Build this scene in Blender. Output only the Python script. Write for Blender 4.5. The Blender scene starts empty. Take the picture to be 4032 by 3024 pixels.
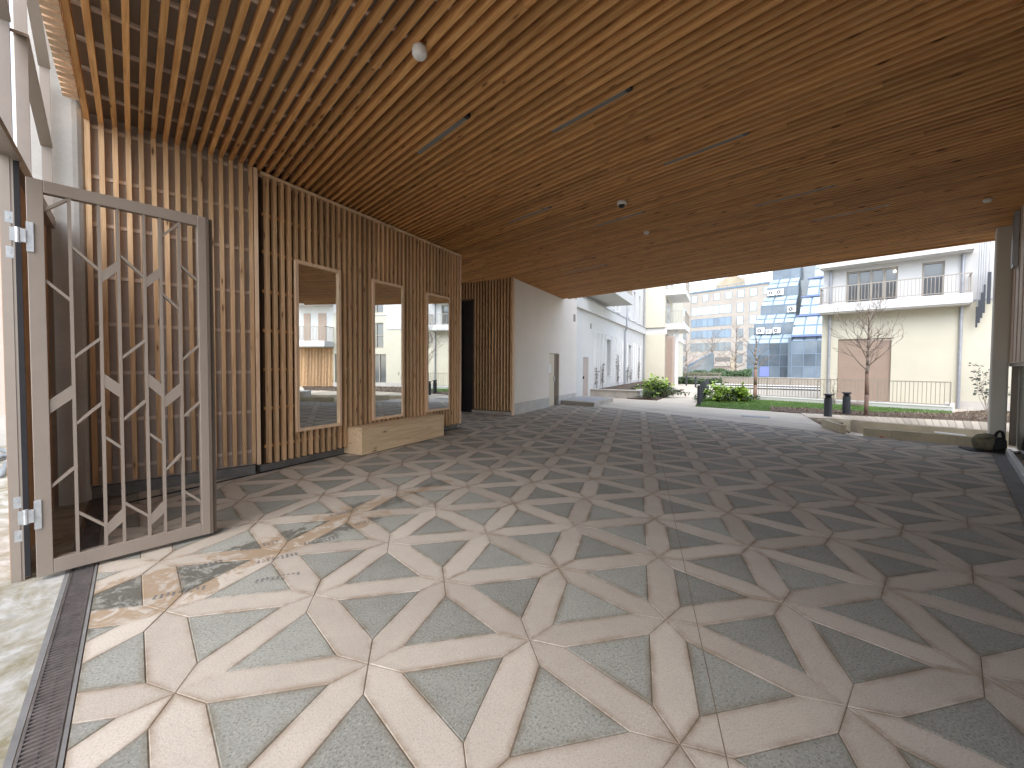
import bpy, bmesh, math, random
from mathutils import Vector, Matrix
random.seed(7)
R = math.radians
scene = bpy.context.scene
# ------------------------------------------------------------------ camera
LS = 0.85                       # side of the paving lattice (m)
cam_d = bpy.data.cameras.new("camera"); cam = bpy.data.objects.new("camera", cam_d)
scene.collection.objects.link(cam); scene.camera = cam
yaw, pit, rol = R(12.86), R(-1.68), R(0.32)
fw = Vector((math.cos(pit)*math.sin(yaw), math.cos(pit)*math.cos(yaw), math.sin(pit)))
r0 = Vector((math.cos(yaw), -math.sin(yaw), 0)); u0 = r0.cross(fw)
rt = r0*math.cos(rol)+u0*math.sin(rol); up = -r0*math.sin(rol)+u0*math.cos(rol)
M = Matrix((rt, up, -fw)).transposed().to_4x4()
M.translation = Vector((1.295*LS, -2.525*LS, 1.789*LS))
cam.matrix_world = M
cam_d.sensor_width = 36; cam_d.lens = 36*1608/4032
cam_d.shift_y = -(1512-1487.6)/4032
cam_d.clip_start = 0.05; cam_d.clip_end = 1500
# ------------------------------------------------------------------ world + sun + exposure
SUN_EL, SUN_AZ = R(50), R(212)
w = bpy.data.worlds.new("World"); scene.world = w; w.use_nodes = True
nt = w.node_tree; bg = nt.nodes["Background"]
sky = nt.nodes.new("ShaderNodeTexSky"); sky.sky_type = 'NISHITA'; sky.sun_disc = False
sky.sun_elevation = SUN_EL; sky.sun_rotation = SUN_AZ
sky.air_density = 1.0; sky.dust_density = 1.3; sky.ozone_density = 1.0
hs = nt.nodes.new('ShaderNodeHueSaturation'); hs.inputs['Saturation'].default_value = 0.58
nt.links.new(sky.outputs[0], hs.inputs['Color']); nt.links.new(hs.outputs[0], bg.inputs[0]); bg.inputs[1].default_value = 0.15
sl = bpy.data.lights.new("sun", 'SUN'); sl.energy = 0.52; sl.angle = R(60); sl.color = (1.0, 0.95, 0.88)
so = bpy.data.objects.new("sun", sl); scene.collection.objects.link(so)
sd = Vector((math.sin(SUN_AZ)*math.cos(SUN_EL), math.cos(SUN_AZ)*math.cos(SUN_EL), math.sin(SUN_EL)))
so.rotation_euler = sd.to_track_quat('Z', 'Y').to_euler(); so.location = (0, 0, 30)
vs = scene.view_settings; vs.view_transform = 'Standard'; vs.look = 'None'; vs.gamma = 1; vs.exposure = 2.03
scene.cycles.max_bounces = 10; scene.cycles.diffuse_bounces = 7; scene.cycles.glossy_bounces = 4
scene.cycles.transmission_bounces = 4; scene.cycles.use_denoising = True
scene.cycles.sample_clamp_indirect = 8
# ------------------------------------------------------------------ materials
MAT = {}
def newmat(name):
    m = bpy.data.materials.new(name); m.use_nodes = True
    return m, m.node_tree, m.node_tree.nodes["Principled BSDF"]
def mix(nt, a, b, fac, mode='MIX'):
    n = nt.nodes.new("ShaderNodeMix"); n.data_type = 'RGBA'; n.blend_type = mode
    for s, v in ((n.inputs[6], a), (n.inputs[7], b), (n.inputs[0], fac)):
        if hasattr(v, 'links') or isinstance(v, bpy.types.NodeSocket): nt.links.new(v, s)
        elif isinstance(v, (tuple, list)): s.default_value = (*v, 1)
        else: s.default_value = v
    return n.outputs[2]
def mathn(nt, op, a, b=0.0, c=0.0, clamp=False):
    n = nt.nodes.new("ShaderNodeMath"); n.operation = op; n.use_clamp = clamp
    for i, v in enumerate((a, b, c)):
        if isinstance(v, bpy.types.NodeSocket): nt.links.new(v, n.inputs[i])
        else: n.inputs[i].default_value = v
    return n.outputs[0]
def ramp(nt, f, stops):
    n = nt.nodes.new("ShaderNodeValToRGB"); e = n.color_ramp.elements
    while len(e) < len(stops): e.new(0.5)
    for el, (p, c) in zip(e, stops):
        el.position = p; el.color = (*c, 1) if isinstance(c, tuple) else (c, c, c, 1)
    nt.links.new(f, n.inputs[0]); return n.outputs[0]
def mapping(nt, scale, offs=None, loc=(0, 0, 0)):
    tc = nt.nodes.new("ShaderNodeTexCoord"); mp = nt.nodes.new("ShaderNodeMapping")
    mp.inputs[3].default_value = scale; mp.inputs[1].default_value = loc
    src = tc.outputs["Object"]
    if offs is not None:
        v = nt.nodes.new("ShaderNodeVectorMath"); v.operation = 'ADD'
        nt.links.new(src, v.inputs[0]); nt.links.new(offs, v.inputs[1]); src = v.outputs[0]
    nt.links.new(src, mp.inputs[0]); return mp.outputs[0]
def noise(nt, vec, scale, detail=4, rough=0.55, dist=0.0):
    n = nt.nodes.new("ShaderNodeTexNoise"); n.inputs["Scale"].default_value = scale
    n.inputs["Detail"].default_value = detail; n.inputs["Roughness"].default_value = rough
    n.inputs["Distortion"].default_value = dist; nt.links.new(vec, n.inputs["Vector"]); return n.outputs[0]
def bump(nt, b, h, strength, dist=0.01):
    n = nt.nodes.new("ShaderNodeBump"); n.inputs["Strength"].default_value = strength
    n.inputs["Distance"].default_value = dist; nt.links.new(h, n.inputs["Height"])
    nt.links.new(n.outputs[0], b.inputs["Normal"])
def island(nt):
    g = nt.nodes.new("ShaderNodeNewGeometry"); return g.outputs["Random Per Island"]
def plain(name, col, rough=0.6, metal=0.0, var=0.12, vs_=3.0, bmp=0.1, bs=60, spec=0.5, grit=0.0):
    m, nt, b = newmat(name)
    v = mapping(nt, (1, 1, 1)); n1 = noise(nt, v, vs_, 6, 0.6); n2 = noise(nt, v, bs, 3, 0.6)
    f = mathn(nt, 'ADD', mathn(nt, 'MULTIPLY', n1, 0.75), mathn(nt, 'MULTIPLY', n2, 0.25))
    lo = tuple(max(0, c*(1-var*1.3)) for c in col); hi = tuple(min(1, c*(1+var)) for c in col)
    c = ramp(nt, f, [(0.3, lo), (0.7, hi)])
    if grit:
        n3 = noise(nt, v, 220, 2, 0.7)
        c = mix(nt, c, tuple(x*0.45 for x in col), mathn(nt, 'MULTIPLY', ramp(nt, n3, [(0.55, 0.0), (0.75, 1.0)]), grit))
    nt.links.new(c, b.inputs["Base Color"]); b.inputs["Roughness"].default_value = rough
    b.inputs["Metallic"].default_value = metal; b.inputs["Specular IOR Level"].default_value = spec
    if bmp: bump(nt, b, n2, bmp, 0.004)
    MAT[name] = m; return m
def wood(name, axis, c_lo, c_hi, knot=(0.13, 0.06, 0.025), fine=1.0, kn=1.0, rough=0.62):
    m, nt, b = newmat(name)
    rnd = island(nt)
    cv = nt.nodes.new("ShaderNodeCombineXYZ")
    for i, k in enumerate((37.0, 61.0, 23.0)): nt.links.new(mathn(nt, 'MULTIPLY', rnd, k), cv.inputs[i])
    s = [14*fine]*3; s[axis] = 0.9*fine
    v = mapping(nt, tuple(s), cv.outputs[0])
    g = noise(nt, v, 1.6, 5, 0.62, 1.2)
    s2 = [13.0]*3; s2[axis] = 3.2
    v2 = mapping(nt, tuple(s2), cv.outputs[0])
    vo = nt.nodes.new("ShaderNodeTexVoronoi"); vo.inputs["Scale"].default_value = 1.0; nt.links.new(v2, vo.inputs["Vector"])
    pick = nt.nodes.new("ShaderNodeSeparateColor"); nt.links.new(vo.outputs["Color"], pick.inputs[0])
    kd = ramp(nt, vo.outputs["Distance"], [(0.0, 1.0), (0.10, 0.85), (0.19, 0.0)])
    km = mathn(nt, 'MULTIPLY', kd, mathn(nt, 'GREATER_THAN', pick.outputs[0], 0.56))
    halo = ramp(nt, vo.outputs["Distance"], [(0.1, 0.35), (0.42, 0.0)])
    col = ramp(nt, g, [(0.32, c_lo), (0.5, tuple((a+b_)/2*1.03 for a, b_ in zip(c_lo, c_hi))), (0.68, c_hi)])
    big = ramp(nt, rnd, [(0.0, 0.74), (0.35, 0.93), (0.7, 1.02), (1.0, 1.14)])
    col = mix(nt, col, big, 1.0, 'MULTIPLY')
    col = mix(nt, col, tuple(x*0.62 for x in c_lo), mathn(nt, 'MULTIPLY', mathn(nt, 'MULTIPLY', halo, mathn(nt, 'GREATER_THAN', pick.outputs[0], 0.56)), kn))
    col = mix(nt, col, knot, mathn(nt, 'MULTIPLY', km, kn))
    nt.links.new(col, b.inputs["Base Color"]); b.inputs["Roughness"].default_value = rough
    b.inputs["Specular IOR Level"].default_value = 0.25
    bump(nt, b, g, 0.15, 0.003); MAT[name] = m; return m
wood("wood_x", 0, (0.51, 0.245, 0.085), (0.74, 0.425, 0.175))
wood("wood_z", 2, (0.52, 0.32, 0.165), (0.72, 0.49, 0.295))
wood("wood_y", 1, (0.60, 0.36, 0.16), (0.82, 0.56, 0.31))
wood("wood_pale_z", 2, (0.66, 0.45, 0.29), (0.80, 0.60, 0.42), kn=0.3)
wood("wood_pale_x", 0, (0.64, 0.45, 0.28), (0.80, 0.62, 0.42), kn=0.9)
wood("bench_wood", 0, (0.62, 0.44, 0.26), (0.80, 0.62, 0.41), kn=1.0, fine=0.8)
wood("wood_dark_z", 2, (0.36, 0.19, 0.09), (0.52, 0.30, 0.16))
wood("deck_wood", 1, (0.50, 0.42, 0.32), (0.66, 0.57, 0.45), kn=0.2)
plain("backing", (0.30, 0.25, 0.20), 0.95, var=0.1, bmp=0.05)  # same board as on the wall; slat gap shade put into the colour
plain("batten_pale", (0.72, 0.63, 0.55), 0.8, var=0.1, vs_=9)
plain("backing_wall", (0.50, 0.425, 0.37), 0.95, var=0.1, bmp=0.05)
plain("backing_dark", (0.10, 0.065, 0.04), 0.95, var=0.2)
plain("bronze", (0.29, 0.24, 0.20), 0.42, 0.2, var=0.05, vs_=8, bmp=0.02)
plain("bronze_dark", (0.16, 0.125, 0.10), 0.45, 0.3, var=0.08)
plain("black_gap", (0.012, 0.011, 0.014), 0.8, var=0.2)
plain("galvanised", (0.62, 0.64, 0.66), 0.38, 0.7, var=0.15, vs_=25)
plain("grate_metal", (0.22, 0.20, 0.195), 0.45, 0.75, var=0.3, vs_=12)
plain("concrete", (0.42, 0.39, 0.35), 0.85, var=0.22, vs_=2.2, bmp=0.25, bs=40)
plain("concrete_light", (0.50, 0.475, 0.44), 0.8, var=0.14, vs_=2.5, bmp=0.15, bs=30)
plain("concrete_dark", (0.16, 0.155, 0.15), 0.85, var=0.25, vs_=4)
plain("precast", (0.50, 0.44, 0.32), 0.85, var=0.15, vs_=3, bmp=0.2, bs=50)
plain("white_render", (0.60, 0.595, 0.58), 0.85, var=0.035, vs_=1.5, bmp=0.12, bs=90)
plain("cream_render", (0.56, 0.53, 0.43), 0.88, var=0.05, vs_=0.9, bmp=0.15, bs=80)
plain("warm_render", (0.74, 0.68, 0.61), 0.88, var=0.05, vs_=1.0, bmp=0.15, bs=80)
plain("column_paint", (0.58, 0.56, 0.50), 0.7, var=0.04)
plain("white_paint", (0.80, 0.80, 0.79), 0.5, var=0.02, bmp=0.0)
plain("soffit_grey", (0.55, 0.53, 0.50), 0.8, var=0.06)
plain("zinc", (0.36, 0.37, 0.40), 0.45, 0.5, var=0.1, vs_=6)
plain("lamp_grey", (0.23, 0.22, 0.20), 0.6, var=0.05, bmp=0)
plain("taupe_metal", (0.33, 0.295, 0.25), 0.5, 0.2, var=0.05)
plain("door_brown", (0.40, 0.33, 0.29), 0.6, var=0.06)
plain("door_cream", (0.60, 0.53, 0.40), 0.6, var=0.04)
plain("paper", (0.82, 0.83, 0.86), 0.8, var=0.01, bmp=0)
plain("ink", (0.25, 0.25, 0.30), 0.8, var=0.1, bmp=0)
plain("black_plastic", (0.015, 0.015, 0.017), 0.3, var=0.1, bmp=0)
plain("anthracite", (0.045, 0.05, 0.06), 0.5, 0.2, var=0.15, bmp=0.02)
plain("soil", (0.10, 0.065, 0.042), 0.95, var=0.55, vs_=14, bmp=0.9, bs=40)
plain("bark", (0.26, 0.21, 0.17), 0.9, var=0.3, vs_=20, bmp=0.3)
plain("trunk_wrap", (0.25, 0.165, 0.125), 0.9, var=0.2, vs_=25, bmp=0.3)
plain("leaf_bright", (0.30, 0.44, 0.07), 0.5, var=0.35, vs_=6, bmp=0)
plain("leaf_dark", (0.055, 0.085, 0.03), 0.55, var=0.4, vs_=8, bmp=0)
plain("leaf_grey", (0.05, 0.06, 0.045), 0.6, var=0.4, vs_=8, bmp=0)
plain("hedge_green", (0.07, 0.12, 0.05), 0.7, var=0.4, vs_=3, bmp=0)
plain("stone_beige", (0.37, 0.335, 0.295), 0.88, var=0.12, vs_=0.35, bmp=0.05)
plain("stone_ochre", (0.40, 0.34, 0.25), 0.88, var=0.15, vs_=0.6)
plain("street_stone", (0.50, 0.43, 0.38), 0.9, var=0.10, vs_=0.9, bmp=0.2, bs=25)
plain("blue_frame", (0.15, 0.205, 0.27), 0.5, 0.2, var=0.05, bmp=0)
plain("blue_panel", (0.16, 0.20, 0.42), 0.5, var=0.05, bmp=0)
plain("bag_cloth", (0.17, 0.155, 0.10), 0.9, var=0.4, vs_=9, bmp=0.5, bs=120)
plain("bag_black", (0.02, 0.02, 0.022), 0.8, var=0.3, bmp=0.3)
plain("red_scrap", (0.55, 0.05, 0.05), 0.6, var=0.1)
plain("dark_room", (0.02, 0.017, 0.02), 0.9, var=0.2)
plain("tan_panel", (0.50, 0.385, 0.295), 0.6, var=0.05, vs_=1.2, bmp=0.03)
plain("roller_brown", (0.38, 0.285, 0.225), 0.6, var=0.05, bmp=0)
plain("rubber_hose", (0.20, 0.22, 0.24), 0.6, var=0.15)
plain("rock", (0.24, 0.20, 0.17), 0.9, var=0.3, vs_=10, bmp=0.6)
plain("boulder_white", (0.55, 0.53, 0.50), 0.9, var=0.25, vs_=8)
plain("lawn_base", (0.09, 0.16, 0.04), 0.95, var=0.35, vs_=3, bmp=0.8, bs=160)
plain("blade", (0.12, 0.22, 0.045), 0.7, var=0.4, vs_=2, bmp=0)
plain("soft_ground", (0.20, 0.19, 0.14), 0.95, var=0.3, vs_=0.2)
def glassy(name, col, rough=0.08, var=0.25, sc=0.8, spec=0.9, metal=0.0):
    m, nt, b = newmat(name)
    v = mapping(nt, (1, 1, 1)); n = noise(nt, v, sc, 3, 0.5); rnd = island(nt)
    f = mathn(nt, 'ADD', mathn(nt, 'MULTIPLY', n, 0.5), mathn(nt, 'MULTIPLY', rnd, 0.5))
    nt.links.new(ramp(nt, f, [(0.2, tuple(c*(1-var) for c in col)), (0.8, tuple(min(1, c*(1+var)) for c in col))]), b.inputs["Base Color"])
    b.inputs["Roughness"].default_value = rough; b.inputs["Specular IOR Level"].default_value = spec
    b.inputs["Metallic"].default_value = metal; MAT[name] = m
glassy("window_dark", (0.10, 0.105, 0.11))
glassy("window_sky", (0.42, 0.52, 0.55), 0.15, 0.12)
glassy("window_blue", (0.13, 0.185, 0.25), 0.1, 0.3)
glassy("window_grey", (0.14, 0.165, 0.18), 0.1, 0.35)
glassy("glass_slope", (0.31, 0.38, 0.42), 0.2, 0.25, spec=0.4)
glassy("glass_blue", (0.11, 0.14, 0.17), 0.1, 0.4, spec=0.5)
glassy("shop_glass", (0.42, 0.42, 0.40), 0.03, 0.1, metal=0.85)
m, nt, b = newmat("mirror"); b.inputs["Base Color"].default_value = (0.84, 0.87, 0.86, 1)
b.inputs["Metallic"].default_value = 1; b.inputs["Roughness"].default_value = 0.01; MAT["mirror"] = m
m, nt, b = newmat("lamp_glow"); b.inputs["Base Color"].default_value = (1, .9, .7, 1)
b.inputs["Emission Color"].default_value = (1, .86, .6, 1); b.inputs["Emission Strength"].default_value = 3; MAT["lamp_glow"] = m

# paving: dirt gathers at the joints (vertex attribute 'edge'), wet mud by the gate
def paver(name, lo, hi, dirt, grain, mud, mudstr, gr_sc=110):
    m, nt, b = newmat(name)
    rnd = island(nt)
    v = mapping(nt, (1, 1, 1)); cv = nt.nodes.new("ShaderNodeCombineXYZ")
    for i, k in enumerate((41.0, 67.0, 29.0)): nt.links.new(mathn(nt, 'MULTIPLY', rnd, k), cv.inputs[i])
    vi = mapping(nt, (1, 1, 1), cv.outputs[0])
    n1 = noise(nt, vi, 2.6, 5, 0.6); n2 = noise(nt, v, gr_sc, 3, 0.75); n3 = noise(nt, vi, 11, 5, 0.65)
    f = mathn(nt, 'ADD', mathn(nt, 'MULTIPLY', n1, 0.40), mathn(nt, 'ADD', mathn(nt, 'MULTIPLY', n3, 0.26), mathn(nt, 'MULTIPLY', rnd, 0.34)))
    c = ramp(nt, f, [(0.28, lo), (0.72, hi)])
    c = mix(nt, c, tuple(x*0.42 for x in lo), mathn(nt, 'MULTIPLY', ramp(nt, n2, [(0.52, 0.0), (0.66, 1.0)]), grain))
    c = mix(nt, c, tuple(min(1, x*1.5) for x in hi), mathn(nt, 'MULTIPLY', ramp(nt, n2, [(0.30, 1.0), (0.42, 0.0)]), grain*0.8))
    at = nt.nodes.new("ShaderNodeAttribute"); at.attribute_name = "edge"
    e = mathn(nt, 'POWER', at.outputs["Fac"], 1.8)
    n4 = noise(nt, v, 2.6, 6, 0.75)
    e = mathn(nt, 'MULTIPLY', e, ramp(nt, n4, [(0.42, 0.08), (0.58, 1.0)]))
    c = mix(nt, c, dirt, e)
    # mud and damp patches by the gate (world = object coordinates here)
    tc = nt.nodes.new("ShaderNodeTexCoord"); sp = nt.nodes.new("ShaderNodeSeparateXYZ"); nt.links.new(tc.outputs["Object"], sp.inputs[0])
    tot = None
    for (cx, cy, az, a, b_) in MUD:
        ca, sa = math.sin(R(az)), math.cos(R(az))
        dx = mathn(nt, 'SUBTRACT', sp.outputs[0], cx); dy = mathn(nt, 'SUBTRACT', sp.outputs[1], cy)
        uu = mathn(nt, 'DIVIDE', mathn(nt, 'ADD', mathn(nt, 'MULTIPLY', dx, ca), mathn(nt, 'MULTIPLY', dy, sa)), a)
        vv = mathn(nt, 'DIVIDE', mathn(nt, 'SUBTRACT', mathn(nt, 'MULTIPLY', dx, sa), mathn(nt, 'MULTIPLY', dy, ca)), b_)
        q = mathn(nt, 'SUBTRACT', 1.0, mathn(nt, 'ADD', mathn(nt, 'MULTIPLY', uu, uu), mathn(nt, 'MULTIPLY', vv, vv)), clamp=True)
        tot = q if tot is None else mathn(nt, 'MAXIMUM', tot, q)
    vm = mapping(nt, (1.0, 1.0, 1)); nm = noise(nt, mapping(nt, (1.0, 1.0, 1)), 6.5, 7, 0.72, 1.2)
    nmc = ramp(nt, nm, [(0.40, 0.0), (0.58, 1.0)])
    msk = mathn(nt, 'MULTIPLY', mathn(nt, 'POWER', tot, 0.6), nmc)
    msk = ramp(nt, msk, [(0.22, 0.0), (0.42, 1.0)])
    nm2 = noise(nt, vm, 60, 3, 0.7)
    msk2 = mathn(nt, 'MULTIPLY', msk, mathn(nt, 'ADD', 0.65, mathn(nt, 'MULTIPLY', nm2, 0.5)), clamp=True)
    c = mix(nt, c, mud, mathn(nt, 'MULTIPLY', msk2, mudstr))
    nt.links.new(c, b.inputs["Base Color"])
    nt.links.new(mathn(nt, 'SUBTRACT', 0.80, mathn(nt, 'MULTIPLY', msk, 0.42)), b.inputs["Roughness"])
    b.inputs["Specular IOR Level"].default_value = 0.22
    bump(nt, b, n2, 0.28, 0.004); MAT[name] = m
MUD = [(-0.66, 1.0, 62, 0.62, 0.40), (0.05, 1.72, 58, 1.05, 0.26), (-0.30, 1.28, 55, 0.75, 0.16), (0.55, 2.45, 55, 0.75, 0.20), (-0.90, 0.72, 70, 0.35, 0.26), (0.25, 2.0, 20, 0.5, 0.16), (1.2, 3.0, 50, 0.6, 0.12)]
paver("slab_beige", (0.365, 0.32, 0.27), (0.49, 0.435, 0.37), (0.21, 0.15, 0.10), 0.34, (0.29, 0.20, 0.12), 0.8)
paver("slab_grey", (0.21, 0.208, 0.185), (0.33, 0.328, 0.29), (0.15, 0.12, 0.08), 0.75, (0.085, 0.08, 0.065), 0.85, 85)
plain("joint_sand", (0.30, 0.25, 0.19), 0.95, var=0.35, vs_=10)
plain("plinth_concrete", (0.20, 0.195, 0.185), 0.9, var=0.3, vs_=5, bmp=0.3)
plain("grout", (0.17, 0.13, 0.09), 0.95, var=0.3, vs_=6)
plain("path_concrete", (0.55, 0.49, 0.405), 0.85, var=0.13, vs_=0.8, bmp=0.15, bs=120, grit=0.15)
# dirty street slab
m, nt, b = newmat("street_dirty"); v = mapping(nt, (1, 1, 1))
n1 = noise(nt, v, 2.6, 8, 0.72, 0.7); n2 = noise(nt, v, 14, 4, 0.6)
c = ramp(nt, n1, [(0.38, (0.19, 0.165, 0.10)), (0.5, (0.30, 0.285, 0.24)), (0.60, (0.40, 0.395, 0.375))])
c = mix(nt, c, (0.20, 0.21, 0.20), mathn(nt, 'MULTIPLY', ramp(nt, n2, [(0.55, 0.0), (0.7, 1.0)]), 0.5))
nt.links.new(c, b.inputs["Base Color"]); b.inputs["Roughness"].default_value = 0.8; bump(nt, b, n1, 0.3, 0.01); MAT["street_dirty"] = m

# ------------------------------------------------------------------ mesh helpers
class MB:
    def __init__(s): s.v = []; s.f = []; s.mi = []; s.e = None
    def box(s, x0, x1, y0, y1, z0, z1, mi=0):
        n = len(s.v)
        s.v += [(x0,y0,z0),(x1,y0,z0),(x1,y1,z0),(x0,y1,z0),(x0,y0,z1),(x1,y0,z1),(x1,y1,z1),(x0,y1,z1)]
        s.f += [tuple(n+i for i in q) for q in ((0,3,2,1),(4,5,6,7),(0,1,5,4),(1,2,6,5),(2,3,7,6),(3,0,4,7))]; s.mi += [mi]*6
        return s
    def prism(s, pts, z0, z1, mi=0):
        n = len(s.v); k = len(pts)
        s.v += [(p[0],p[1],z0) for p in pts]+[(p[0],p[1],z1) for p in pts]
        s.f.append(tuple(range(n+k-1, n-1, -1))); s.f.append(tuple(range(n+k, n+2*k)))
        for i in range(k): j = (i+1) % k; s.f.append((n+i, n+j, n+k+j, n+k+i))
        s.mi += [mi]*(k+2); return s
    def prof(s, pts, y0, y1, mi=0):      # polygon in X-Z plane extruded along Y
        n = len(s.v); k = len(pts)
        s.v += [(p[0],y0,p[1]) for p in pts]+[(p[0],y1,p[1]) for p in pts]
        s.f.append(tuple(range(n, n+k))); s.f.append(tuple(range(n+2*k-1, n+k-1, -1)))
        for i in range(k): j = (i+1) % k; s.f.append((n+j, n+i, n+k+i, n+k+j))
        s.mi += [mi]*(k+2); return s
    def quad(s, a, b, c, d, mi=0):
        n = len(s.v); s.v += [tuple(a), tuple(b), tuple(c), tuple(d)]; s.f.append((n, n+1, n+2, n+3)); s.mi.append(mi); return s
    def tube(s, p, q, r1, r2=None, k=8, cap=True, mi=0):
        r2 = r1 if r2 is None else r2; p = Vector(p); q = Vector(q); d = (q-p)
        if d.length < 1e-6: return s
        d.normalize(); a = d.orthogonal().normalized(); b = d.cross(a); n = len(s.v)
        for c, r in ((p, r1), (q, r2)):
            for i in range(k):
                t = 2*math.pi*i/k; s.v.append(tuple(c+a*(r*math.cos(t))+b*(r*math.sin(t))))
        for i in range(k): j = (i+1) % k; s.f.append((n+i, n+j, n+k+j, n+k+i)); s.mi.append(mi)
        if cap: s.f.append(tuple(range(n+k-1, n-1, -1))); s.f.append(tuple(range(n+k, n+2*k))); s.mi += [mi]*2
        return s
    def path(s, pts, r, k=8):
        for i in range(len(pts)-1):
            ra = r[i] if isinstance(r, list) else r; rb = r[i+1] if isinstance(r, list) else r
            s.tube(pts[i], pts[i+1], ra, rb, k)
        return s
    def lathe(s, prof, k=20, c=(0, 0, 0), mi=0):
        n = len(s.v)
        for r, z in prof:
            for i in range(k):
                t = 2*math.pi*i/k; s.v.append((c[0]+r*math.cos(t), c[1]+r*math.sin(t), c[2]+z))
        for j in range(len(prof)-1):
            for i in range(k):
                i2 = (i+1) % k; s.f.append((n+j*k+i, n+j*k+i2, n+(j+1)*k+i2, n+(j+1)*k+i)); s.mi.append(mi)
        s.f.append(tuple(n+i for i in range(k-1, -1, -1))); s.f.append(tuple(n+(len(prof)-1)*k+i for i in range(k))); s.mi += [mi]*2
        return s
    def bar(s, p, q, wd, dp, mi=0):       # flat bar in the X-Z plane from p to q with upright end cuts
        dx, dz = q[0]-p[0], q[1]-p[1]; h = wd/2*math.hypot(dx, dz)/max(1e-6, abs(dx))
        return s.prof([(p[0], p[1]-h), (q[0], q[1]-h), (q[0], q[1]+h), (p[0], p[1]+h)], -dp/2, dp/2)
def build(name, mb, mats, parent=None, bevel=0.0, smooth=False, loc=None, rz=0.0):
    me = bpy.data.meshes.new(name); me.from_pydata(mb.v, [], mb.f)
    mats = mats if isinstance(mats, (list, tuple)) else [mats]
    for m_ in mats: me.materials.append(MAT[m_])
    if len(mats) > 1: me.polygons.foreach_set("material_index", mb.mi)
    bm = bmesh.new(); bm.from_mesh(me); bmesh.ops.recalc_face_normals(bm, faces=bm.faces); bm.to_mesh(me); bm.free()
    if smooth: me.polygons.foreach_set("use_smooth", [True]*len(me.polygons))
    me.update(); o = bpy.data.objects.new(name, me); scene.collection.objects.link(o)
    if parent: o.parent = parent
    if loc: o.location = loc; o.rotation_euler = (0, 0, rz)
    if bevel:
        b = o.modifiers.new("bevel", 'BEVEL'); b.width = bevel; b.segments = 2; b.limit_method = 'ANGLE'; b.angle_limit = R(40)
    return o
def tag(o, label, cat, group=None):
    o['label'] = label; o['category'] = cat
    if group: o['group'] = group
    return o
def thing(name, label, cat, loc=(0, 0, 0), az=90.0, group=None):
    """Empty whose local X runs along compass azimuth az, local -Y is the viewer's side."""
    o = bpy.data.objects.new(name, None); scene.collection.objects.link(o); o.empty_display_size = .2
    o.location = loc; o.rotation_euler = (0, 0, R(90-az)); return tag(o, label, cat, group)
def struct(o, kind='structure'): o['kind'] = kind; return o
def dup(root, loc, rz, label=None):
    r = root.copy(); scene.collection.objects.link(r); r.location = loc; r.rotation_euler = (0, 0, rz)
    if label: r['label'] = label
    for ch in list(root.children):
        c = ch.copy(); scene.collection.objects.link(c); c.parent = r
        for g in ch.children: d = g.copy(); scene.collection.objects.link(d); d.parent = c
    return r
E60 = Vector((math.sin(R(60)), math.cos(R(60)), 0)); E150 = Vector((0.5, -math.sqrt(3)/2, 0))
def PS(p, s, z=0.0): return (E60*p+E150*s+Vector((0, 0, z)))[:]
F150 = dict(loc=(0, 0, 0), rz=R(-60))      # frame: local x = s (az 150), local y = p (az 60)

# ================================================================== GROUND
edge_line = [(7.15, 13.6), (9.62, 7.72), (10.70, 5.05), (11.60, 3.65)]
pit = [(10.74, 5.02), (11.52, 6.56), (12.61, 7.91), (13.30, 7.25), (14.67, 5.08), (15.9, 3.1), (13.0, 1.25), (11.62, 3.62)]
struct(build("ground", MB().box(-150, 350, -150, 350, -0.60, -0.40), "soft_ground"))
# pit floor
struct(build("planter_floor", MB().prism(pit[::-1], -0.395, -0.34), "path_concrete"))
# courtyard slab: outer outline joined to the pit outline
a_ = [PS(-0.5, 6), PS(-0.5, -14), (-8, 44), (70, 90), (90, 10), (40, -20)]
outer = [(p[0], p[1]) for p in a_]
mb = MB()
def clipped(outer, hole, z0, z1):
    bm = bmesh.new()
    vo = [bm.verts.new((x, y, z1)) for x, y in outer]; vh = [bm.verts.new((x, y, z1)) for x, y in hole]
    ed = [bm.edges.new((vo[i], vo[(i+1) % len(vo)])) for i in range(len(vo))]+[bm.edges.new((vh[i], vh[(i+1) % len(vh)])) for i in range(len(vh))]
    bmesh.ops.triangle_fill(bm, edges=ed, use_beauty=True, use_dissolve=False)
    top = list(bm.faces)
    ret = bmesh.ops.extrude_face_region(bm, geom=top)
    for v_ in [g for g in ret['geom'] if isinstance(g, bmesh.types.BMVert)]: v_.co.z = z0
    return bm
def bmobj(name, bm, mat, parent=None):
    bmesh.ops.recalc_face_normals(bm, faces=bm.faces); me = bpy.data.meshes.new(name); bm.to_mesh(me); bm.free()
    me.materials.append(MAT[mat]); o = bpy.data.objects.new(name, me); scene.collection.objects.link(o)
    if parent: o.parent = parent
    return o
struct(bmobj("courtyard_path", clipped(outer, pit, -0.40, -0.010), "path_concrete"))
# street outside the gate
struct(build("street_ground", MB().box(-14, 7, -14, -0.506, -0.40, -0.006), "street_dirty", **F150))
# joints of the concrete strip
mb = MB()
def strip(mb, pts, wd, z):
    for (x0, y0), (x1, y1) in zip(pts[:-1], pts[1:]):
        d = Vector((x1-x0, y1-y0)).normalized(); n = Vector((-d.y, d.x))*wd/2
        mb.quad((x0-n.x, y0-n.y, z), (x1-n.x, y1-n.y, z), (x1+n.x, y1+n.y, z), (x0+n.x, y0+n.y, z))
strip(mb, [(8.3, 13.3), (9.2, 11.0), (10.15, 8.5), (11.5, 6.42)], 0.03, -0.005)
struct(build("paving_joint", mb, "concrete_dark"))
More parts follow.
